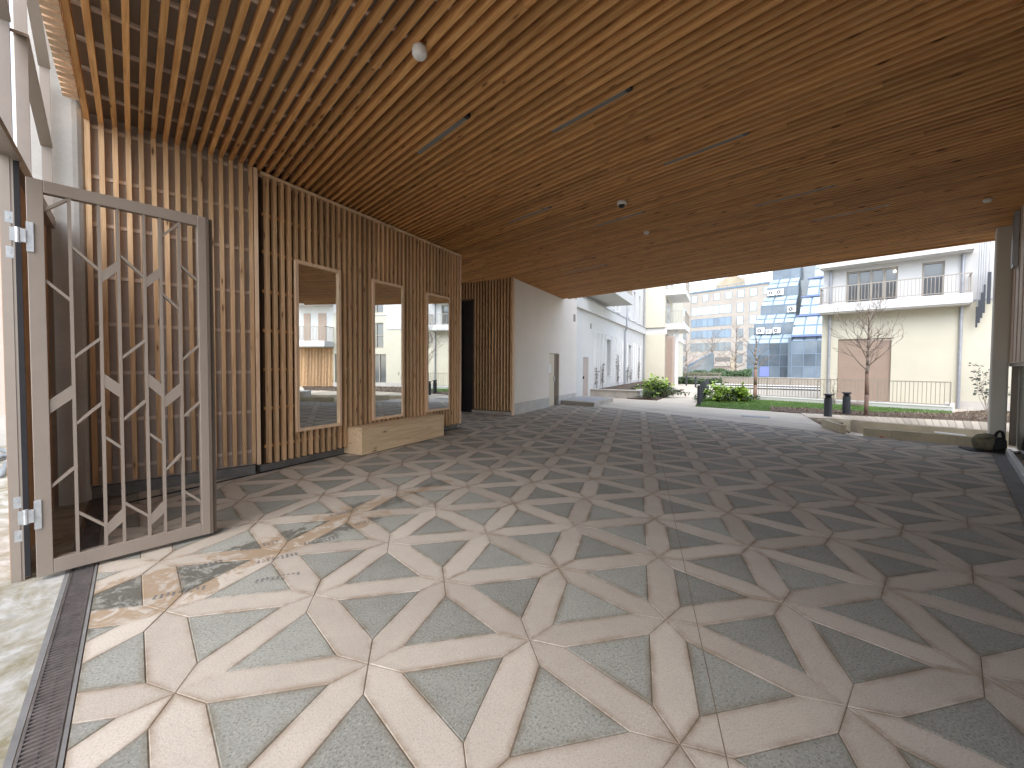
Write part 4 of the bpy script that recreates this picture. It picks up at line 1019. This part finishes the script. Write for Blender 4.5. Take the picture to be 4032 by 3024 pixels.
# ---- bollards
def bollard(loc, label, h, r, group, louver=True):
    t = thing("bollard_light", label, "bollard", loc=loc, group=group)
    build("post", MB().lathe([(r*1.05, 0), (r*1.05, .01), (r, .012), (r, h*.80), (r*.8, h*.82)], 20), "anthracite", t, smooth=False)
    mb = MB()
    for i in range(3): mb.lathe([(r*.75, h*(.82+i*.04)), (r*.95, h*(.835+i*.04)), (r*.75, h*(.85+i*.04))], 20)
    build("louvre", mb, "anthracite", t)
    build("cap", MB().lathe([(r*.7, h*.93), (r*1.25, h*.95), (r*1.25, h*.985), (r*1.0, h)], 20), "anthracite", t)
    return t
bollard((13.445, 7.964, 0.012), "short thick anthracite bollard light at the near edge of the boardwalk", 0.70, 0.105, "thick bollard lights by the boardwalk")
bollard((14.713, 8.394, 0.012), "short thick anthracite bollard light in the soil bed behind the boardwalk", 0.71, 0.105, "thick bollard lights by the boardwalk")
g = "slim dark posts along the path"; bl0 = None
ord_ = ["nearest", "second", "third", "fourth", "fifth", "sixth"]
for k in range(6):
    lab = f"slim dark bollard at the lawn edge, {ord_[k]} along the path"
    loc = (11.70+k*1.72*0.649, 11.66+k*1.72*0.760, -0.009)
    if bl0 is None:
        bl0 = thing("path_bollard", lab, "bollard", loc=loc, az=90, group=g)
        build("post", MB().lathe([(0.066, 0), (0.066, 0.775), (0.058, 0.785)], 18), "anthracite", bl0)
        build("cap", MB().lathe([(0.06, 0.785), (0.07, 0.79), (0.07, 0.81), (0.05, 0.815)], 18), "anthracite", bl0)
    else: dup(bl0, loc, 0, lab)
for k, (az, d) in enumerate([(34.7+2.4, 33.5), (35.1+.9, 36)]):
    dup(bl0, pol(az, d, -0.009), 0, ["slim dark bollard alone across the far path", "slim dark bollard by the far planting bed"][k])

# ================================================================== RIGHT WHITE BUILDING
RO = Vector((18.69, 12.64, 0)); AZR = 148.0
rb = thing("terrace_house", "cream and white building with a balcony and brown roller shutter, right of the courtyard", "building", loc=RO[:], az=AZR)
uR = Vector((math.sin(R(AZR)), math.cos(R(AZR)), 0))
LEN = 16.0
ops = [(0.58, 2.30, 0.10, 2.755)]
gw = MB(); gw.box(0, 0.58, 0, 0.3, -0.005, 4.02).box(0.58, 2.30, 0, 0.3, 2.755, 4.02).box(0.58, 2.30, 0, 0.3, -0.005, 0.10)
gw.box(2.30, 6.55, 0, 0.3, -0.005, 4.02).box(6.55, 7.2, 0, .3, -.005, 4.02).box(8.9, 9.0, 0, .3, -.005, 2.72).box(7.2, 8.9, 0, .3, 2.3, 2.72).box(7.4, 8.6, 0, .3, 4.5, 5.2).box(7.2, 7.4, 0, .3, 2.72, 5.2).box(8.6, 9.0, 0, .3, 2.72, 5.2)
gw.box(0, 0.3, 0.3005, 9, -0.005, 4.02)
build("ground_floor_wall", gw, "cream_render", rb)
build("upper_wall", MB().box(0.0, 0.80, 0, 0.3, 4.03, 6.1).box(0.80, 2.42, 0, 0.3, 5.64, 6.1).box(2.42, 3.11, 0, 0.3, 4.03, 6.1).box(3.11, 3.72, 0, 0.3, 5.635, 6.1).box(3.72, 7.2, 0, 0.3, 4.03, 11).box(7.2, 7.4, 0, .3, 5.2, 7.0).box(8.6, 9.0, 0, .3, 5.2, 7.0).box(7.2, 9.0, 0, .3, 7.0, 11).box(9.0, 16, 0, .3, 2.76, 11)
      .box(0, 0.3, 0.3005, 9, 4.03, 11).box(0.0, 3.71, 0, .3, 6.11, 11), "white_render", rb)
build("string_course", MB().box(3.9, 7.1, -0.03, -0.001, 4.00, 4.06).box(7.1, 9.0, -0.03, -0.001, 5.0, 5.05), "zinc", rb)
build("wall_footing", MB().box(4.2, 9, -0.02, -0.001, -0.004, 0.30), "concrete_light", rb)
mb = MB(); z = 0.12
while z < 2.68: mb.box(0.60, 2.28, 0.08, 0.12, z, z+0.062); mb.box(0.60, 2.28, 0.112, 0.12, z+0.062, z+0.078); z += 0.078
mb.box(0.60, 2.28, 0.07, 0.13, 2.70, 2.753)
build("roller_shutter", mb, "roller_brown", rb)
build("shutter_frame", MB().box(0.582, 0.60, 0.06, 0.16, 0.10, 2.75).box(2.28, 2.298, 0.06, 0.16, 0.10, 2.75), "taupe_metal", rb)
def window(x0, x1, z0, z1, panes, rows=1, door=False, frame="taupe_metal"):
    wn = build("balcony_door" if door else "window", MB().box(x0+.02, x1-.02, 0.14, 0.16, z0+.02, z1-.02), "window_dark", rb)
    fb = MB().box(x0, x0+.06, 0.08, 0.139, z0, z1).box(x1-.06, x1, 0.08, 0.139, z0, z1).box(x0+.06, x1-.06, 0.08, 0.139, z1-.06, z1).box(x0+.06, x1-.06, 0.08, 0.139, z0, z0+.06)
    for i in range(1, panes):
        x = x0+(x1-x0)*i/panes; fb.box(x-.04, x+.04, 0.08, 0.139, z0+.06, z1-.06)
    for j in range(1, rows):
        z = z0+(z1-z0)*j/rows
        for i in range(panes):
            a = x0+(x1-x0)*i/panes+(.06 if i == 0 else .04); b = x0+(x1-x0)*(i+1)/panes-(.06 if i == panes-1 else .04); fb.box(a, b, 0.08, 0.139, z-.03, z+.03)
    build("frame", fb, frame, wn); return wn
wn = window(0.80, 2.42, 4.25, 5.64, 4, 1, True)
build("room_lamp", MB().lathe([(0.03, 0), (.05, .03), (.05, .06), (.03, .08)], 12, c=(2.33, 0.12, 5.42)), "lamp_glow", wn)
window(3.11, 3.72, 4.30, 5.635, 1, 1, True)
window(7.4, 8.6, 2.72, 4.5, 2, 2); window(7.4, 8.6, 5.2, 7.0, 2, 2); window(7.2, 8.9, 0.05, 2.3, 3, 1)
mb = MB()
x = 9.02
while x < 16: mb.box(x, x+.05, -.02, .04, 0, 2.7); x += 0.11
build("wood_cladding", mb, "wood_z", rb)
build("cladding_backing", MB().box(9.0, 16, .045, .3, -.005, 2.75), "backing_dark", rb)
def balcony(x0, x1, zb_, zt_, rz_, dep=0.7):
    b_ = build("balcony", MB().box(x0, x1, -dep, -0.0005, zb_+.05, zt_), "white_render", rb)
    build("soffit", MB().box(x0+.05, x1-.05, -dep+.05, -0.001, zb_, zb_+.0495), "soffit_grey", b_)
    mb = MB().box(x0+.02, x1-.02, -dep+.01, -dep+.05, rz_-.035, rz_).box(x0+.02, x1-.02, -dep+.02, -dep+.04, zt_+.06, zt_+.085)
    for xx in (x0+.02, x1-.06): mb.box(xx, xx+.04, -dep+.051, -0.001, rz_-.035, rz_)
    x = x0+.05
    while x < x1-.04: mb.box(x, x+.016, -dep+.018, -dep+.042, zt_+.0855, rz_-.036); x += 0.105
    y = -dep+.12
    while y < -.03:
        for xx in (x0+.03, x1-.05): mb.box(xx, xx+.016, y, y+.016, zt_+.001, rz_-.036)
        y += .105
    build("railing", mb, "taupe_metal", b_); return b_
balcony(-0.05, 4.42, 3.84, 4.24, 4.97, .72)
balcony(8.95, 11.9, 2.72, 3.12, 4.12, 1.1); balcony(8.95, 11.9, 5.60, 6.0, 7.0, 1.1)
build("roof_slab", MB().box(-0.05, 4.42, -0.74, -0.0006, 5.80, 5.99), "white_render", rb)
for x in (0.28,): build("downpipe", MB().tube((x, -.06, 0.1), (x, -.06, 3.835), .05, k=10), "zinc", rb); build("downpipe", MB().tube((x, -.06, 4.25), (x, -.06, 5.79), .05, k=10), "zinc", rb)
build("downpipe", MB().tube((4.19, -.06, 0.0), (4.19, -.06, 3.835), .05, k=10), "zinc", rb); build("downpipe", MB().tube((4.19, -.06, 4.25), (4.19, -.06, 5.79), .05, k=10), "zinc", rb)
for q in ((9.5, 10.1, 3.14, 5.1), (10.7, 11.2, 3.14, 5.1), (9.3, 9.9, 6.02, 8.0), (10.6, 11.2, 6.02, 8.0)):
    dd = build("balcony_door", MB().box(q[0], q[1], -.03, -.001, q[2], q[3]), "roller_brown", rb)
# staggered hanging bars
hm = thing("hanging_bars", "stepped cluster of dark grey vertical bars hung on thin rods before the white wall", "ornament", loc=(RO+uR*4.35)[:], az=AZR)
spec = [(0.18, 3.01, 3.76), (0.235, 3.17, 3.98), (0.29, 3.34, 4.26), (0.345, 3.52, 4.54), (0.43, 3.83, 4.97), (0.58, 4.19, 5.50)]
rods = MB(); mb = MB()
for x, z0, z1 in spec: mb.box(x, x+(0.053 if x < .4 else 0.09), -0.30, -0.25, z0, z1); rods.tube((x+.03, -.275, z1), (x+.04, -.275, 8.0), .012, k=6)
build("bars", mb, "anthracite", hm); build("rods", rods, "zinc", hm); build("bracket", MB().box(.4, 1.1, -.3, -.0005, 8.0, 8.05), "zinc", hm)

# low white wall with railing
WE = Vector((19.18, 8.26, 0)); AZW = 153.0; uW = Vector((math.sin(R(AZW)), math.cos(R(AZW)), 0)); W0 = WE-uW*7.7
lwl = thing("low_wall", "long low white wall carrying a railing behind the lawn", "wall", loc=W0[:], az=AZW)
build("wall", MB().box(0, 7.7, 0, 0.22, -0.006, 0.16), "white_render", lwl); build("coping", MB().box(-.02, 7.72, -.02, .24, 0.1605, 0.20), "white_paint", lwl)
build("end_cap", MB().box(7.45, 7.72, .2405, .9, -.006, .26), "white_paint", lwl)
rl = thing("metal_railing", "grey metal railing with thin upright bars on the low white wall", "railing", loc=W0[:], az=AZW)
mb = MB()
x = 0.1
while x < 7.6: mb.box(x, x+.018, 0.10, 0.118, 0.245, 1.010); x += 0.112
build("bars", mb, "taupe_metal", rl)
build("top_rail", MB().box(0.0, 7.62, 0.085, 0.135, 1.0105, 1.045), "taupe_metal", rl)
build("bottom_rail", MB().box(0.0, 7.62, 0.09, 0.13, 0.215, 0.2445), "taupe_metal", rl)
mb = MB()
for x in (0.0, 1.9, 3.8, 5.7): mb.box(x, x+.045, 0.07, 0.084, 0.2005, 1.02)
build("post", mb, "taupe_metal", rl); build("end_panel", MB().box(7.625, 7.64, 0.05, 0.5, 0.2005, 1.04), "taupe_metal", rl)

# ================================================================== FAR THINGS
def seg(az0, az1, d0, d1=None):
    d1 = d1 or d0; a = Vector(pol(az0, d0)); b = Vector(pol(az1, d1)); v_ = b-a; return a, math.degrees(math.atan2(v_.x, v_.y)), v_.length
a, az, L_ = seg(36.0, 53, 41.5)
pw = thing("parapet_wall", "long taupe boarded parapet beyond the railing", "wall", loc=a[:], az=az)
build("wall", MB().box(0, L_, 0, .2, -.01, .62), "taupe_metal", pw); build("coping", MB().box(0, L_, -.04, .24, .621, .66), "concrete_light", pw)
mb = MB(); x = 0
while x < L_: mb.box(x, x+.03, -.012, -.0005, 0.02, .6); x += 1.15
build("joint_cover", mb, "bronze_dark", pw)
for i, (d, lab) in enumerate([(38.0, "long white topped step wall nearest the taupe parapet"), (33.5, "long white topped step wall nearest the railing")]):
    a, az, L_ = seg(39.3, 53, d); t = thing("step_wall", lab, "wall", loc=a[:], az=az, group="white topped step walls")
    build("wall", MB().box(0, L_, 0, .3, -.01, .02+.1*0+.06), "concrete_dark", t); build("top", MB().box(0, L_, -.1, .5, .081, .13), "white_paint", t)
a, az, L_ = seg(33.2, 40.1, 55)
ff = thing("picket_fence", "far dark picket fence below the hedge at the end of the path", "fence", loc=a[:], az=az)
mb = MB(); x = 0
while x < L_: mb.box(x, x+.07, 0, .03, .16, .84); x += .17
build("pickets", mb, "bronze_dark", ff); build("rail", MB().box(0, L_, .0305, .06, .74, .80).box(0, L_, .0305, .06, .25, .31), "taupe_metal", ff)
build("base", MB().box(0, L_, -.05, .2, -.01, .155), "taupe_metal", ff)
for i, (az0, az1, d, h, z, lab) in enumerate([(33, 40.4, 58, 1.0, .0, "low far hedge behind the picket fence"), (38.9, 43.2, 62, 1.25, .0, "dark green far hedge beside the blue glass building"), (34, 40, 40, .45, 0, "low planting strip before the picket fence")]):
    a, az, L_ = seg(az0, az1, d); rnd = random.Random(90+i); mb = MB()
    for k in range(2600):
        P_ = Vector((rnd.uniform(0, L_), rnd.gauss(0, .4), 0)); P_.z = z+h*rnd.random()**.7*(0.85+.15*math.sin(P_.x*1.7)); dd_ = Vector((rnd.gauss(0, 1), rnd.gauss(0, 1), rnd.gauss(0, 1))).normalized(); s2 = dd_.orthogonal().normalized(); Z = .24; n = len(mb.v)
        mb.v += [tuple(P_), tuple(P_+dd_*Z*.5+s2*Z*.4), tuple(P_+dd_*Z), tuple(P_+dd_*Z*.5-s2*Z*.4)]; mb.f.append((n, n+1, n+2, n+3)); mb.mi.append(0)
    t = thing("hedge", lab, "hedge", loc=a[:], az=az); build("foliage", mb, "hedge_green" if i < 2 else "leaf_dark", t)
    build("inner_mass", MB().box(0, L_, -.2, .2, z, z+h*.75), "leaf_dark", t)

# beige office
bo = thing("office_building", "beige stone office building with long dark window bands, far behind the courtyard", "building", loc=(72.378, 94.17, 0), az=154)
build("wall", MB().box(-8, 20, 0, 12, -.01, 21.2).box(-0.35, -0.30, -.1, -0.001, 0, 21.2), "stone_beige", bo)
build("roof_edge", MB().box(-8, 20, -.15, -.0015, 21.0, 21.45), "blue_frame", bo)
mb = MB().box(-8, 20, .3, .38, 22.0, 22.1)
for i in range(14): mb.box(-8+i*2.1, -7.92+i*2.1, .3, .38, 21.46, 22.0)
build("roof_railing", mb, "blue_frame", bo)
pk = MB(); pk.prof([(5.2, 21.46), (10.4, 21.46), (10.4, 24.3), (7.6, 24.3), (5.2, 22.8)], 2.0, 7.0); build("rooftop_house", pk, "stone_ochre", bo)
def bwin(x0, x1, z0, z1, n, mat):
    wn = build("window", MB(), mat, bo) if False else None
    mb = MB(); wd = (x1-x0)/n
    for i in range(n): mb.box(x0+i*wd+.05, x0+(i+1)*wd-.05, -.04, -.002, z0+.05, z1-.05)
    wn = build("window", mb, mat, bo)
    fb = MB().box(x0, x1, -.06, -.0025, z0, z0+.049).box(x0, x1, -.06, -.0025, z1-.049, z1)
    for i in range(n+1): fb.box(x0+i*wd-.045, x0+i*wd+.045, -.055, -.0028, z0+.049, z1-.049)
    build("frame", fb, "blue_frame", wn)
for x in (-.11, 2.86, 5.75, 8.65, 11.54, 14.39, 17.24): bwin(x, x+1.5, 18.55, 20.35, 1, "window_sky")
for z, mat in ((15.1, "window_sky"), (12.0, "window_blue"), (8.9, "window_blue"), (5.65, "window_grey")): bwin(-.08, 10.12, z, z+2.1, 7, mat)
for x in (11.43, 14.35):
    for z, mat in ((15.0, "window_sky"), (11.9, "window_sky"), (8.8, "window_grey"), (5.67, "window_grey"), (2.57, "window_grey")): bwin(x, x+1.5, z, z+2.1, 1, mat)
for z, mat in ((15.2, "window_sky"), (12.0, "window_sky"), (8.9, "window_grey"), (5.75, "window_grey"), (2.6, "window_grey")): bwin(-3.1, -1.55, z, z+1.9, 1, mat)
build("ground_recess", MB().box(-.8, 10.3, -.03, -.0026, .86, 4.15), "door_brown", bo)
build("shop_window", MB().box(6.3, 10.1, -.06, -.031, 2.9, 4.0), "window_dark", bo)
build("ledge", MB().box(5.0, 10.2, -.5, -.0605, 1.7, 2.6), "stone_beige", bo)
build("ochre_pier", MB().box(10.301, 11.38, -.2, -.001, 0, 4.2), "stone_ochre", bo)
gpz = thing("glass_pyramid", "low sloping glass roof beside the bare trees", "glass roof", loc=pol(36.9, 66, 0.3), az=128)
build("glass", MB().prof([(-3.4, 0), (2.6, 0), (2.6, 3.2), (2.3, 3.2)], 0, 3), "window_grey", gpz)
build("frame", MB().bar((-3.4, 0.05), (2.3, 3.25), .16, .2), "blue_frame", gpz)

# blue glass stepped building
go = Vector((47.304, 47.815, 0)); n53 = Vector((math.sin(R(53)), math.cos(R(53)), 0))
gb = thing("glass_building", "stepped office building of pale blue glass with sloping glazed storeys", "building", loc=go[:], az=143)
# left wing: levels (recess, z0, z1 wall, zs slope top, xl0, xl1)
lev = [(0, -0.01, 4.85, 2, 6.24, 0.0, 0.2), (2, 6.24, 7.80, 4, 9.32, 0.45, 0.85), (4, 9.32, 10.62, 6, 12.2, 0.95, 1.3), (6, 12.2, 13.5, 8, 15.1, 1.4, 1.7), (8, 15.1, 16.7, 10, 18.2, 1.8, 2.1)]
XR = 12.0
def wing(x_l, x_r, lev, mats, xoff=0):
    for i, (r0_, z0, z1, r1, zs, xl, xl2) in enumerate(lev):
        xl += xoff; xl2 += xoff; n = max(2, int(round((x_r-xl)/1.28)))
        wl = MB(); fr_ = MB(); sg = MB(); sf = MB()
        wd = (x_r-xl)/n
        rows = 3 if i == 0 else 1
        for k in range(n):
            for j in range(rows):
                za, zb_ = z0+(z1-z0)*j/rows, z0+(z1-z0)*(j+1)/rows
                wl.box(xl+k*wd+.04, xl+(k+1)*wd-.04, r0_, r0_+.05, za+.04, zb_-.04)
        for j in range(rows+1): fr_.box(xl, x_r, r0_-.03, r0_+.06, z0+(z1-z0)*j/rows-.04, z0+(z1-z0)*j/rows+.04)
        for k in range(n+1): fr_.box(xl+k*wd-.035, xl+k*wd+.035, r0_-.035, r0_+.061, z0, z1)
        # slope, 2 rows
        for k in range(n):
            for j in range(2):
                f0, f1 = (j+.09)/2, (j+.91)/2
                P_ = lambda f, x: (x, r0_+(r1-r0_)*f, z1+(zs-z1)*f)
                sg.quad(P_(f0, xl+k*wd+.09), P_(f0, xl+(k+1)*wd-.09), P_(f1, xl+(k+1)*wd-.09+.1*j), P_(f1, xl+k*wd+.09+.1*j))
        dz = -.06
        sf.quad((xl, r0_, z1+dz), (x_r, r0_, z1+dz), (x_r, r1, zs+dz), (xl2, r1, zs+dz))
        sf.quad((xl, r0_, z1), (xl2, r1, zs), (xl2, r1, z0 if i else 0), (xl, r0_, z0 if i else 0))
        f = "curtain_wall"; w_ = build("curtain_wall", wl, mats[0], gb); build("mullions", fr_, "blue_frame", w_)
        s_ = build("sloped_glazing", sg, mats[1], gb); build("backing", sf, "blue_frame", s_)
wing(0, 5.3, lev, ("glass_blue", "glass_slope"))
build("core", MB().box(0.3, 13, 4, 16, 0, 8.9).box(1.2, 13, 8.2, 16, 8.9, 14.6).box(2.2, 13, 10.5, 16, 14.6, 20), "window_grey", gb)
# right wing, nearer and steeper
rv = [(-3, -0.01, 4.92, -2.4, 5.5, 5.6, 5.6), (-2.4, 5.55, 5.65, 0.0, 8.4, 5.45, 6.0), (0.0, 8.45, 8.55, 2.2, 11.2, 6.0, 6.6), (2.2, 11.25, 11.35, 4.4, 14.0, 6.6, 7.2), (4.4, 14.05, 14.15, 6.6, 16.9, 7.2, 7.8)]
wing(5.6, XR, rv, ("glass_blue", "glass_slope"))
for q in ((5.55, XR, -3.3, -2.2, 5.47, 5.54), (5.55, XR, -.3, .3, 8.38, 8.47), (6, XR, 1.9, 2.5, 11.2, 11.28), (6.5, XR, 4.1, 4.7, 14.0, 14.08)):
    build("ledge", MB().box(*q), "blue_panel", gb)
build("side_panel", MB().box(5.2, 5.56, -3.0, 0.1, 0, 5.4), "glass_blue", gb)
build("blue_door", MB().box(1.6, 2.75, -.1, -.036, .2, 1.6), "blue_panel", gb)
acs = [(1.3, 2, 6.38, 1.0, "air conditioner at the left end of the lower glass terrace"), (2.35, 2, 6.36, .72, "smallest air conditioner, in the middle of the lower glass terrace"), (3.3, 2, 6.38, .9, "air conditioner at the right of the lower glass terrace"),
       (4.8, 4, 9.45, 1.0, "air conditioner alone on the middle glass terrace"), (2.0, 6, 12.35, .95, "air conditioner at the left of the upper glass terrace"), (3.05, 6, 12.35, 1.0, "air conditioner at the right of the upper glass terrace")]
for x, r, z, s_, lab in acs:
    uu = Vector((math.sin(R(143)), math.cos(R(143)), 0)); P_ = go+uu*x+n53*(r-.45)
    t = thing("air_conditioner", lab, "air conditioner", loc=(P_.x, P_.y, z), az=143, group="white air conditioners on the glass building")
    build("case", MB().box(-.5*s_, .5*s_, 0, .32, 0, .85*s_), "white_paint", t)
    mb = MB(); n = 20; mb.tube((-.12*s_, -.02, .42*s_), (-.12*s_, -.001, .42*s_), .27*s_, k=20); build("fan_grille", mb, "anthracite", t)
    build("hub", MB().tube((-.12*s_, -.03, .42*s_), (-.12*s_, -.0205, .42*s_), .1*s_, k=12), "white_paint", t)
    build("foot", MB().box(-.4*s_, -.3*s_, 0.02, .3, -.12, -.0005).box(.3*s_, .4*s_, 0.02, .3, -.12, -.0005), "zinc", t)
